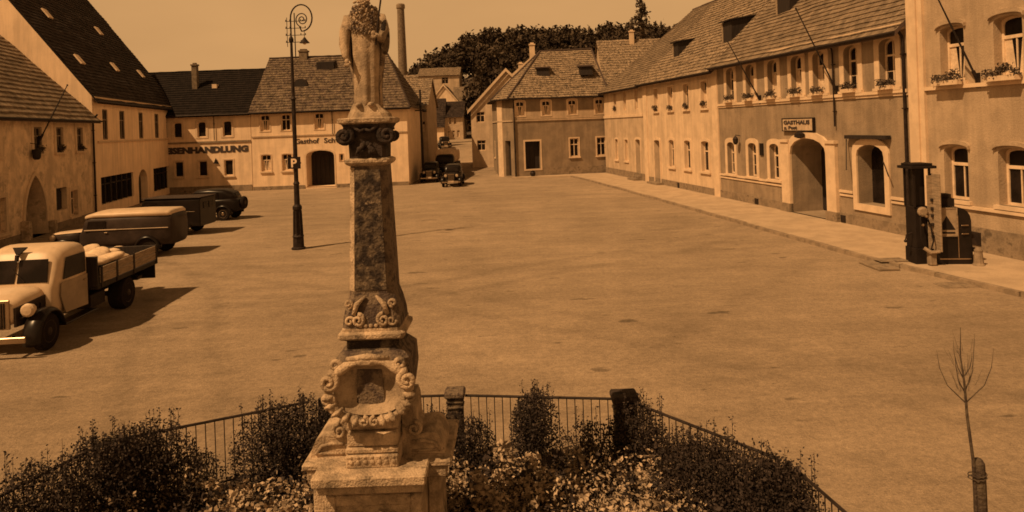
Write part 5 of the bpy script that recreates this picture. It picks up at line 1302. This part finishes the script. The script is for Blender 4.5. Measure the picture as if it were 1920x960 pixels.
# ------------------------------------------------------------------ monument
MX, MY = -1.405, 7.0    # axis, with the front faces near y=6.75
def octa(hw, ch, z, yc=MY, xc=MX, hy=None):
    hy = hy or hw
    return [(xc-hw+ch, yc-hy, z), (xc+hw-ch, yc-hy, z), (xc+hw, yc-hy+ch, z), (xc+hw, yc+hy-ch, z), (xc+hw-ch, yc+hy, z), (xc-hw+ch, yc+hy, z), (xc-hw, yc+hy-ch, z), (xc-hw, yc-hy+ch, z)]
def spiral_scroll(mb, c, r, turns, sgn, y0, th, start=0, rad=.03, n=26):
    """a carved volute in the x-z plane"""
    pts = []; rr = []
    for k in range(n+1):
        u = k/n; a = start+sgn*u*turns*2*PI; q = r*(1-.8*u); pts.append((c[0]+q*math.cos(a), y0-th*u*.6, c[1]+q*math.sin(a))); rr.append(rad*(1-.45*u))
    mb.tube(pts, rr, 7)
def monument():
    th = thing('column_monument', 'carved stone column monument with scroll cartouche in the flower bed', 'monument', (MX, MY, 0))
    B = lambda m, x0, x1, y0, y1, z0, z1, b=.012: m.cbox(((x0+x1)/2, (y0+y1)/2, (z0+z1)/2), (x1-x0, y1-y0, z1-z0), b)
    # great pedestal
    mb = MB(); B(mb, MX-.47, MX+.45, 6.62, 7.5, .1, 1.17); B(mb, MX-.62, MX-.475, 6.78, 7.45, .1, 1.2); B(mb, MX+.455, MX+.58, 6.95, 7.45, .1, 1.2)
    B(mb, MX-.8, MX+.75, 6.4, 7.7, 0, .2, .02)
    mb.build('pedestal', 'stone', th)
    mb = MB(); B(mb, MX-.46, MX-.36, 6.585, 6.62, .25, 1.12, .008); B(mb, MX+.34, MX+.44, 6.585, 6.62, .25, 1.12, .008); B(mb, MX-.36, MX+.34, 6.59, 6.62, 1.02, 1.12, .008); mb.build('panel_frame', 'stone', th)
    # relief: helmet-like boss, leaves
    mb = MB(); mb.sphere((MX-.2, 6.62, .86), (.115, .07, .10), 16, 10)
    for a in (60, 95, 130, 20, 160):
        p = Vector((MX+.07, 6.62, .8)); q = p+Vector((math.cos(R(a))*.26, -.05, math.sin(R(a))*.2)); m_ = (p+q)/2+Vector((.03, -.07, .03)); mb.tube([p, m_, q], [.02, .05, .008], 8)
    mb.sphere((MX+.08, 6.6, .82), (.09, .05, .08), 12, 8); mb.sphere((MX+.22, 6.61, .7), (.09, .05, .12), 12, 8); mb.sphere((MX-.05, 6.61, .62), (.16, .06, .1), 12, 8)
    mb.build('relief', 'stone', th, smooth=True)
    # cornice in steps
    mb = MB(); B(mb, MX-.66, MX+.67, 6.72, 7.6, 1.2, 1.3); B(mb, MX-.50, MX+.48, 6.46, 7.59, 1.19, 1.28); B(mb, MX-.53, MX+.51, 6.40, 7.62, 1.283, 1.374); B(mb, MX-.70, MX+.72, 6.70, 7.65, 1.303, 1.367, .02)
    mb.build('cornice', 'stone', th)
    # wings: sloping scroll buttresses
    mb = MB()
    for s in (-1, 1):
        pr = [(s*.65, 1.36), (s*.64, 1.44), (s*.60, 1.53), (s*.55, 1.57), (s*.47, 1.57), (s*.40, 1.555), (s*.37, 1.60), (s*.36, 1.80), (s*.34, 1.86), (s*.24, 1.87), (s*.24, 1.36)]
        if s < 0: pr = pr[::-1]
        mb = MB(); mb.prism([(MX+a, 6.85, b) for a, b in pr], (0, .5, 0))
        w = mb.build('scroll_buttress', 'stone', th)
        mb = MB()
        mb.tube([(MX+s*.60, 6.845, 1.40), (MX+s*.54, 6.84, 1.48), (MX+s*.45, 6.84, 1.50), (MX+s*.33, 6.845, 1.49)], .018, 6); mb.tube([(MX+s*.60, 6.845, 1.41), (MX+s*.33, 6.845, 1.40)], .014, 6)
        spiral_scroll(mb, (MX+s*.36, 1.62), .07, 1.4, -s, 6.84, .03, PI/2, .024)
        mb.build('scroll_edge', 'stone', w, smooth=True)
    # stepped middle block under the cartouche
    mb = MB(); B(mb, MX-.25, MX+.24, 6.58, 7.3, 1.37, 1.49); B(mb, MX-.255, MX+.245, 6.6, 7.3, 1.495, 1.55, .02); B(mb, MX-.24, MX+.23, 6.62, 7.3, 1.555, 1.68); B(mb, MX-.245, MX+.235, 6.66, 7.3, 1.69, 1.84, .02)
    mb.build('stepped_block', 'stone', th)
    mb = MB()
    for k in range(7): mb.sphere((MX-.2+.066*k, 6.578, 1.432), (.022, .012, .022), 8, 6); mb.sphere((MX-.2+.066*k, 6.578, 1.475), (.015, .008, .012), 6, 5)
    mb.build('rosettes', 'stone', th)
    # dado body behind the cartouche
    mb = MB(); mb.loft([octa(.29, .05, 1.83), octa(.33, .06, 1.95), octa(.36, .06, 2.15), octa(.35, .06, 2.35), octa(.28, .05, 2.42)]); mb.build('dado', 'stone_shaft', th)
    # concave plate
    cz = 2.1; yf = 6.55
    mb = MB(); n = 32; rings = []
    for rr_, yy in ((1, 0), (.86, .03), (.6, .06), (.3, .075), (.02, .08)):
        rings.append([(MX+.335*rr_*math.copysign(abs(math.cos(a))**.8, math.cos(a)), yf+yy, cz+.03+.25*rr_*math.copysign(abs(math.sin(a))**.8, math.sin(a))) for a in [2*PI*k/n for k in range(n)]])
    mb.loft(rings, False); mb.build('cartouche_plate', 'stone_statue', th, smooth=True)
    mb = MB(); mb.prism([(MX-.13, yf+.07, 1.95), (MX+.13, yf+.07, 1.95), (MX+.11, yf+.07, 2.28), (MX-.12, yf+.07, 2.29)], (0, -.02, 0)); mb.build('recess_slab', 'stone_shaft', th)  # darker slab standing for the plate's toned recess and its shadow
    # frame of the cartouche
    mb = MB(); pts = []; rr = []
    for k in range(41):
        a = 2*PI*k/40; pts.append((MX+.375*math.cos(a), yf-.01-.02*math.sin(3*a)**2, cz+.0+.285*math.sin(a))); rr.append(.04+.012*math.sin(9*a))
    mb.tube(pts, rr, 10, False)
    for s in (-1, 1):
        spiral_scroll(mb, (MX+s*.36, cz+.11), .085, 1.6, s, yf-.04, .05, PI/2, .034)
        spiral_scroll(mb, (MX+s*.30, cz+.25), .06, 1.3, -s, yf-.01, .03, -PI/2, .028)
        spiral_scroll(mb, (MX+s*.38, cz-.06), .07, 1.2, -s, yf-.03, .03, -PI/2, .03)
        for k in range(5):
            a = -PI/2+s*(.35+.28*k); p = Vector((MX+.31*math.cos(a), yf-.02, cz+.23*math.sin(a))); q = Vector((MX+.43*math.cos(a), yf-.06, cz+.33*math.sin(a))); mb.tube([p, (p+q)/2+Vector((0, -.03, 0)), q], [.014, .03, .012], 7)
        spiral_scroll(mb, (MX+s*.05, cz-.26), .045, 1.2, s, yf-.05, .03, PI/2, .02)
    mb.tube([(MX-.2, yf, cz+.3), (MX, yf-.05, cz+.33), (MX+.2, yf, cz+.3)], [.02, .035, .02], 8)
    mb.build('cartouche_frame', 'stone', th, smooth=True)
    # neck and slab
    mb = MB(); mb.loft([octa(.29, .05, 2.4), octa(.25, .04, 2.45), octa(.25, .04, 2.5), octa(.30, .04, 2.53)]); mb.build('neck', 'stone_dark', th)
    mb = MB(); mb.loft([octa(.305, .03, 2.53), octa(.315, .03, 2.545), octa(.315, .03, 2.58), octa(.28, .03, 2.60), octa(.28, .03, 2.63)]); mb.build('base_slab', 'stone', th)
    # shaft foot with acanthus scrolls
    mb = MB(); mb.loft([octa(.275, .04, 2.63), octa(.27, .05, 2.72), octa(.245, .06, 2.85), octa(.215, .06, 2.95)]); mb.build('shaft_foot', 'stone_shaft', th)
    mb = MB(); yy = MY-.275
    for s in (-1, 1):
        spiral_scroll(mb, (MX+s*.12, 2.71), .06, 1.5, s, yy, .03, PI/2, .022); spiral_scroll(mb, (MX+s*.21, 2.86), .04, 1.3, -s, yy+.03, .03, -PI/2, .02)
        spiral_scroll(mb, (MX+s*.2, 2.70), .045, 1.2, -s, yy, .02, 0, .018)
        mb.tube([(MX+s*.05, yy+.03, 2.93), (MX+s*.13, yy+.0, 2.86), (MX+s*.16, yy, 2.76)], [.012, .028, .02], 7)
    for k in range(5): mb.sphere((MX-.1+.05*k, yy-.0, 2.655), (.02, .015, .02), 8, 6)
    mb.build('foot_scrolls', 'stone', th, smooth=True)
    # shaft
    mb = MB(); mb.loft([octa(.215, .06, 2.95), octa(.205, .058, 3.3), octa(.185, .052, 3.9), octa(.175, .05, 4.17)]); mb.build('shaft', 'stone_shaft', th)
    mb = MB()   # sunlit chamfer of the shaft, its light put in as paler stone
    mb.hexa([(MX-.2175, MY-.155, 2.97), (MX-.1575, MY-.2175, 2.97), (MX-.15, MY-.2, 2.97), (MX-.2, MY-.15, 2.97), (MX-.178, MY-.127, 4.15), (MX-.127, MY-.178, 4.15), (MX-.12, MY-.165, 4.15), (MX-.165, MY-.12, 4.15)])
    mb.build('lit_shaft_edge', 'stone', th)
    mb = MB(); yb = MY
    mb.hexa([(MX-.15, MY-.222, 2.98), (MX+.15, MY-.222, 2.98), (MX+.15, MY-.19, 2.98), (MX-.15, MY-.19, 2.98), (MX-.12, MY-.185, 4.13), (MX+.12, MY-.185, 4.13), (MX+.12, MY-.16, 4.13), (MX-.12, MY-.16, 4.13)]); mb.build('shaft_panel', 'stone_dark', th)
    # astragal
    mb = MB(); mb.loft([octa(.175, .03, 4.165), octa(.20, .02, 4.18), octa(.215, .02, 4.2), octa(.215, .02, 4.225), octa(.185, .02, 4.24)]); mb.build('astragal', 'stone', th)
    # capital
    mb = MB(); mb.loft([octa(.175, .03, 4.24), octa(.18, .03, 4.4), octa(.205, .03, 4.52), octa(.23, .02, 4.57)]); mb.build('capital', 'stone_black', th)
    mb = MB()
    for s in (-1, 1):
        spiral_scroll(mb, (MX+s*.205, 4.46), .085, 1.7, s, MY-.2, .05, PI/2, .034)
        # depth of the volute
        mb.v += []; pass
        for yy2 in (MY-.1, MY, MY+.1, MY+.2): spiral_scroll(mb, (MX+s*.205, 4.46), .08, 1.0, s, yy2, .0, PI/2, .034)
        mb.tube([(MX+s*.12, MY-.215, 4.55), (MX+s*.05, MY-.23, 4.5), (MX+s*.0, MY-.22, 4.52)], .018, 6)
    for a in (-50, -20, 20, 50, 90, 130):
        mb.sphere((MX+.05*math.sin(R(a)), MY-.2, 4.33+.05*math.cos(R(a))), (.022, .02, .03), 8, 6)
    mb.tube([(MX-.1, MY-.19, 4.27), (MX-.06, MY-.22, 4.33), (MX-.02, MY-.21, 4.36)], [.01, .03, .012], 6); mb.tube([(MX+.1, MY-.19, 4.27), (MX+.07, MY-.22, 4.31), (MX+.02, MY-.21, 4.36)], [.01, .03, .012], 6)
    mb.build('volutes', 'stone_black', th, smooth=True)
    mb = MB(); mb.loft([octa(.235, .02, 4.57), octa(.26, .02, 4.585), octa(.265, .02, 4.62), octa(.24, .02, 4.63)]); mb.build('abacus', 'stone', th)
monument()

def statue():
    z0 = 4.63; th = thing('stone_statue', 'weathered stone figure in long robe with curly mantle and staff on the column', 'statue', (MX, MY, z0))
    rg = random.Random(2)
    cx, cy = MX-.01, MY
    # plinth
    mb = MB(); mb.loft([octa(.2, .05, z0, cy, cx+.02, .17), octa(.19, .06, z0+.04, cy, cx+.02, .16), octa(.15, .06, z0+.09, cy, cx-.0, .14), octa(.12, .05, z0+.14, cy, cx-.01, .12)]); mb.build('plinth', 'stone_statue', th)
    # robe + torso + neck + head as one figure
    n = 56; rings = []
    prof = [(.10, .135, .12, .0), (.16, .13, .115, .0), (.3, .125, .11, -.005), (.5, .13, .11, -.01), (.65, .135, .11, -.008), (.78, .14, .11, 0), (.9, .155, .11, 0), (.99, .165, .10, 0), (1.05, .14, .085, 0), (1.09, .085, .07, 0),
            (1.115, .052, .052, -.012), (1.14, .05, .052, -.015), (1.16, .062, .07, -.02), (1.20, .076, .088, -.022), (1.25, .082, .092, -.022), (1.30, .078, .086, -.018), (1.34, .058, .064, -.015), (1.36, .02, .022, -.012)]
    for z, rx, ry, oy in prof:
        ring_ = []
        amp = .11*max(0, min(1, (1.0-z)/.5)) if z < 1.0 else 0
        for k in range(n):
            a = 2*PI*k/n
            f = 1+amp*(.55*math.sin(7*a+z*1.5)+.3*math.sin(11*a-z*2)+.25*math.sin(4*a+z*3))
            x, y = rx*f*math.cos(a), ry*f*math.sin(a)
            # face: nose, brow
            if 1.13 < z < 1.33 and math.sin(a) < -.6:
                if z in (1.20,) and abs(math.cos(a)) < .14: y -= .022
                if z == 1.25 and .2 < abs(math.cos(a)) < .6: y += .008
            ring_.append((cx+x+.01*math.sin(z*3), cy+y+oy, z0+z))
        rings.append(ring_)
    mb = MB(); mb.loft(rings)
    # feet
    for s in (-1, 1): mb.sphere((cx+s*.06, cy-.12, z0+.125), (.035, .07, .028), 10, 7)
    # arms and hands
    mb.tube([(cx-.15, cy, z0+1.0), (cx-.19, cy-.02, z0+.85), (cx-.2, cy-.05, z0+.72), (cx-.18, cy-.11, z0+.62), (cx-.16, cy-.14, z0+.57)], [.055, .058, .05, .035, .026], 10)
    mb.tube([(cx+.15, cy, z0+1.0), (cx+.19, cy-.02, z0+.86), (cx+.17, cy-.08, z0+.76), (cx+.12, cy-.14, z0+.80)], [.055, .055, .045, .028], 10)
    for hx_, hz_, hy_ in ((cx-.155, z0+.55, cy-.15), (cx+.11, z0+.81, cy-.15)):
        mb.sphere((hx_, hy_, hz_), (.024, .016, .03), 9, 7)
        for k in range(4): mb.tube([(hx_-.016+.011*k, hy_-.005, hz_-.02), (hx_-.018+.012*k, hy_-.018, hz_-.045+.004*abs(k-1.5)), (hx_-.014+.01*k, hy_-.008, hz_-.06+.004*abs(k-1.5))], [.007, .006, .004], 6)
        mb.tube([(hx_+.02, hy_, hz_), (hx_+.034, hy_-.014, hz_-.018), (hx_+.03, hy_-.02, hz_-.032)], [.008, .007, .005], 6)
    # face details
    for s in (-1, 1): mb.sphere((cx+s*.03+.0, cy-.10, z0+1.245), (.014, .01, .009), 8, 6); mb.sphere((cx+s*.08, cy-.02, z0+1.225), (.01, .02, .028), 8, 6)
    mb.sphere((cx, cy-.102, z0+1.175), (.022, .008, .007), 8, 5)
    mb.build('figure', 'stone_statue', th, smooth=True)
    # curly mantle over shoulders and chest (beard and fleece)
    mb = MB()
    for k in range(520):
        u = rg.random(); z = .80+.30*u; a = rg.uniform(0, 2*PI)
        w = .165-.06*max(0, u-.6)/.4; dpt = .125
        lim = .80+.10*abs(math.cos(a))**2
        if z < lim and math.sin(a) < .3: continue
        x, y = w*math.cos(a), dpt*math.sin(a); r = rg.uniform(.007, .013)
        mb.sphere((cx+x, cy+y, z0+z), (r, r, r*rg.uniform(.8, 1.6)), 6, 5)
    mb.build('curly_mantle', 'stone_mantle', th, smooth=True)
    mb = MB()
    for k in range(160):
        a = rg.uniform(0, 2*PI); ph = rg.uniform(-.1, 1.5); 
        if math.sin(a) < -.3 and ph < .8: continue
        mb.sphere((cx+.08*math.cos(a)*math.cos(ph), cy-.018+.09*math.sin(a)*math.cos(ph), z0+1.26+.095*math.sin(ph)), .014, 6, 5)
    for k in range(70): mb.sphere((cx+rg.gauss(0, .035), cy-.1+rg.uniform(-.02, .02), z0+1.1+rg.uniform(-.1, .05)), .014, 6, 5)
    mb.build('hair', 'stone_statue', th, smooth=True)
    # cloak falling down the back and both sides
    mb = MB(); rings = []
    for z in (.12, .3, .5, .62, .75, .9, 1.02):
        r_ = []; outer = []; inner = []
        w = .135+.055*math.sin(min(1, max(0, (z-.4)/.5))*PI*.75); spread = R(25) if z > .55 else R(28)
        for k in range(17):
            a = -spread+(PI+2*spread)*k/16; f = 1+.06*math.sin(9*a+z*4)
            outer.append((cx+.005+w*f*math.cos(a), cy+.02+.13*f*math.sin(a), z0+z)); inner.append((cx+.005+(w-.018)*f*math.cos(a), cy+.02+.112*f*math.sin(a), z0+z))
        rings.append(outer+inner[::-1])
    mb.loft(rings); mb.build('cloak', 'stone_mantle', th, smooth=True)
    # round shield-like fold at the right elbow, staff
    mb = MB(); mb.sphere((cx+.19, cy-.0, z0+.80), (.05, .09, .19), 16, 10); mb.build('shield', 'stone_dark', th, smooth=True)
    mb = MB(); mb.tube([(cx+.125, cy-.14, z0+.70), (cx+.165, cy-.13, z0+1.0), (cx+.235, cy-.1, z0+1.45)], .009, 6); mb.build('staff', 'iron', th)
statue()

# ------------------------------------------------------------------ flower bed with railing
RP = [(-5.75, 5.2), (-5.42, 6.9), (-4.95, 8.4), (-2.7, 9.5), (-.89, 9.48), (1.32, 9.14), (2.72, 7.3), (3.0, 5.4), (2.2, 3.0), (-.6, 1.6), (-3.6, 1.8), (-5.3, 3.2)]
mb = MB(); mb.prism([(x, y, -.1) for x, y in RP], (0, 0, .13)); struct(mb.build('flower_bed_soil', 'soil', base=(0, 0, 0)))
fence = thing('garden_fence', 'low iron railing with stone piers round the flower bed', 'fence', (-1.3, 5.5, 0))
for i, (x, y) in enumerate(RP):
    if i in (1, 2, 3, 6): 
        mb = MB(); mb.cbox((x, y, .48), (.05, .05, .94), .008); mb.build('bend_post', 'iron', fence); continue
    mb = MB(); hw = .135 if i != 4 else .10
    mb.cbox((x, y, .48), (2*hw, 2*hw, .9), .02)
    if i in (4, 5): mb.cbox((x, y, .80), (2*hw+.03, 2*hw+.03, .03), .008); mb.cbox((x, y, .87), (2*hw+.03, 2*hw+.03, .025), .008)
    p = mb.build('pier', 'stone_dark', fence)
    mb = MB(); mb.cbox((x, y, .965), (2*hw+.07, 2*hw+.07, .09), .025); mb.build('pier_cap', 'stone_black' if i != 4 else 'stone_shaft', p)
for i in range(len(RP)):
    a, b = Vector((*RP[i], 0)), Vector((*RP[(i+1) % len(RP)], 0)); L = (b-a).length; e = (b-a)/L
    mb = MB(); p, q = a+e*.14, b-e*.14
    mb.tube([p+Vector((0, 0, .93)), q+Vector((0, 0, .93))], .017, 6); mb.tube([p+Vector((0, 0, .14)), q+Vector((0, 0, .14))], .013, 5)
    m = int(L/.105)
    for k in range(1, m):
        c = a+e*(L*k/m); mb.tube([c+Vector((0, 0, .05)), c+Vector((0, 0, .93))], .0065, 5, False)
    mb.build('railing', 'iron', fence)
def shrub(x, y, h, r, label, n=900, mat='leaf_dark', seed=0, size=.042, sprigs=8):
    rg = random.Random(seed+100)
    th = thing('shrub', label, 'shrub', (x, y, .03), 'shrubs along the flower bed railing')
    mb = MB()
    for k in range(7):
        a = rg.uniform(0, 2*PI); mb.tube([(x+.04*math.cos(a), y+.04*math.sin(a), .02), (x+r*.4*math.cos(a), y+r*.4*math.sin(a), h*.5), (x+r*.6*math.cos(a), y+r*.6*math.sin(a), h*.85)], [.012, .008, .004], 5)
    mb.build('stem', 'bark', th)
    mb = MB(); leaves(mb, (x, y, h*.46), (r*1.08, r*1.08, h*.5), n*3, size*.85, clumps=22, rng=rg)
    for k in range(sprigs):
        a = rg.uniform(0, 2*PI); q = rg.uniform(0, r); bx, by = x+q*math.cos(a), y+q*math.sin(a); zz = h*.75; top = h*rg.uniform(1.0, 1.13); mb.tube([(bx, by, zz), (bx, by, top)], [.004, .002], 4)
        while zz < top: zz += rg.uniform(.006, .022); leaf(mb, (bx+rg.gauss(0, .016), by+rg.gauss(0, .016), zz), size*rg.uniform(.4, 1.0), rg)
    mb.build('foliage', mat, th)
shr = [(-5.35, 6.2, .85, .4, 'dark shrub overgrowing the railing at the far left edge of the picture'),
       (-4.98, 7.35, 1.12, .44, 'dark shrub at the first bend of the left railing'),
       (-4.72, 7.95, 1.18, .46, 'dense dark shrub at the left railing corner'),
       (-4.3, 8.38, 1.12, .44, 'dark shrub left of the open stretch of the left railing'),
       (-5.2, 6.75, 1.1, .4, 'dark shrub between the left edge shrub and the first railing bend'),
       (-4.5, 8.2, 1.15, .4, 'dark shrub just right of the left railing corner'),
       (-3.9, 8.5, .6, .35, 'low dark shrub below the open stretch of the left railing'),
       (-3.15, 8.95, 1.15, .44, 'large dark shrub right of the open left railing stretch'),
       (-2.75, 9.05, 1.16, .42, 'tallest dark shrub, between the left railing and the monument'),
       (-2.35, 9.05, 1.0, .36, 'dark shrub tucked behind the left side of the monument'),
       (-1.15, 9.1, .72, .34, 'small dark shrub right beside the pier behind the monument'),
       (-.72, 9.05, .68, .3, 'leafy shrub at the foot of the banded pier'),
       (.12, 9.1, 1.02, .30, 'bushy plant with spiky sprigs rising over the middle railing'),
       (.75, 8.8, .66, .4, 'low shrub below the middle railing left of the dark pier'),
       (1.35, 8.75, .95, .32, 'dark shrub wrapped round the dark pier at the bend'),
       (1.72, 7.75, 1.0, .42, 'dark shrub over the right railing past its open bars'),
       (2.05, 7.5, 1.04, .40, 'big dark shrub midway along the right railing'),
       (2.35, 7.15, .98, .36, 'dark shrub just before the far right pier'),
       (2.45, 7.05, 1.0, .34, 'dark shrub climbing round the far right pier'),
       (2.5, 6.5, .75, .34, 'shrub inside the right railing near the picture bottom')]
for i, (x, y, h, r, lab) in enumerate(shr):
    vx, vy = x+1.3, y-5.5; vl = math.hypot(vx, vy); oo = .2 if x < -3.95 and h > 1 else .14; x += vx/vl*oo; y += vy/vl*oo; h = min(h*1.08, 1.12 if x < -3.95 else 1.05)
    shrub(x, y, h, r, lab, n=2300 if h > .9 else 1000, seed=i, sprigs=22 if i == 10 else 12)
# bedding plants: nobody could count them
def inside(x, y):
    c = False; n = len(RP)
    for i in range(n):
        x1, y1 = RP[i]; x2, y2 = RP[(i+1) % n]
        if (y1 > y) != (y2 > y) and x < (x2-x1)*(y-y1)/(y2-y1)+x1: c = not c
    return c
rg = random.Random(21); mbp = MB(); mbd = MB(); k = 0
while k < 1900:
    x, y = rg.uniform(-5.6, 3), rg.uniform(4.2, 9.4)
    if not inside(x, y) or not inside(x, y+.3) or (abs(x-MX) < .9 and 6.3 < y < 7.9): continue
    k += 1
    dens = noise.noise(Vector((x*.9, y*.9, 3)))
    pale = dens > -.22 and not (x < -1.9 and y > 8.5) and not y > 8.9
    m_ = mbp if pale and rg.random() < .7 else mbd
    h = rg.uniform(.25, .58) if pale else rg.uniform(.15, .35)
    s = rg.uniform(.035, .085)
    for j in range(48):
        f = rg.random(); a = rg.uniform(0, 2*PI); q = .14*math.sqrt(rg.random())*(1.1-f*.5)
        leaf(m_, (x+q*math.cos(a), y+q*math.sin(a), .04+h*f), s*rg.uniform(.7, 1.2), rg, .35)
o = mbp.build('bedding_plants', 'leaf_pale', base=(0, 0, 0)); o['kind'] = 'stuff'; tag(o, 'pale leaved bedding plants filling the flower bed', 'plants')
o = mbd.build('ground_cover', 'leaf_dark', base=(0, 0, 0)); o['kind'] = 'stuff'; tag(o, 'dark low ground cover between the bedding plants', 'plants')
for (x, y, r, lab) in ((.13, 6.5, .13, 'rounded pale stone among plants right of the monument'), (-2.95, 6.25, .15, 'rounded pale stone among plants left of the monument at the picture bottom')):
    mb = MB(); mb.sphere((x, y, .3), (r, r*.8, r*.55), 16, 10)
    mb.v = [(a+.02*noise.noise(Vector((a*9, b*9, c*9))), b, c+.02*noise.noise(Vector((a*7, b*7, c*7+3)))) for a, b, c in mb.v]
    mb.tube([(x, y, 0), (x, y, .26)], [.09, .06], 8)
    o = mb.build('garden_stone', 'stone', base=(x, y, 0), smooth=True); tag(o, lab, 'stone', 'rounded stones in the flower bed')

# ------------------------------------------------------------------ sapling with stake
x, y = 3.78, 6.0
th = thing('sapling', 'bare young tree with few upward twigs at the right edge', 'tree', (x, y, 0))
mb = MB(); T = [(x+.03, y, 0), (x+.04, y, .8), (x+.02, y, 1.5), (x-.02, y, 1.9), (x-.035, y, 2.2), (x-.06, y, 2.42), (x-.05, y, 2.66)]
mb.tube(T, [.016, .015, .013, .012, .009, .006, .002], 7); mb.build('trunk', 'bark', th)
mb = MB()
for (z, dx, dy, dz, c) in ((2.02, -.20, .05, .44, .3), (2.02, .24, -.02, .46, .3), (2.1, -.12, -.06, .40, .35), (2.12, .15, .08, .46, .35), (2.25, .07, .0, .2, .3), (2.2, -.05, .06, .34, .2)):
    x0 = x-.03; mb.tube([(x0, y, z), (x0+dx*.65, y+dy*.6, z+dz*.32), (x0+dx*.9, y+dy, z+dz*.65), (x0+dx, y+dy, z+dz)], [.0055, .004, .003, .001], 5)

rg = random.Random(8)
for k in range(34):
    z = rg.uniform(2.1, 2.5); a = rg.uniform(0, 2*PI); q = rg.uniform(.02, .16); p = Vector((x-.03+q*math.cos(a), y+q*.5*math.sin(a), z)); mb.tube([p, p+Vector((math.cos(a)*.04, math.sin(a)*.03, rg.uniform(.06, .16)))], [.002, .0008], 4)
mb.build('twigs', 'bark', th)
mb = MB(); mb.tube([(x+.06+.072*math.cos(a*.7), y+.02+.064*math.sin(a*.7), 1.36+.003*a) for a in range(0, 19)], .005, 5); mb.build('tie', 'bark', th)
mb = MB(); mb.tube([(3.86, 6.02, 0), (3.855, 6.02, 1.3), (3.85, 6.02, 1.50), (3.845, 6.02, 1.53)], [.055, .052, .05, .035], 9); o = mb.build('tree_stake', 'bark', base=(3.86, 6.02, 0)); tag(o, 'thick dark wooden stake tied beside the bare sapling', 'stake')

for o in COL.objects:
    if '_base' in o: del o['_base']
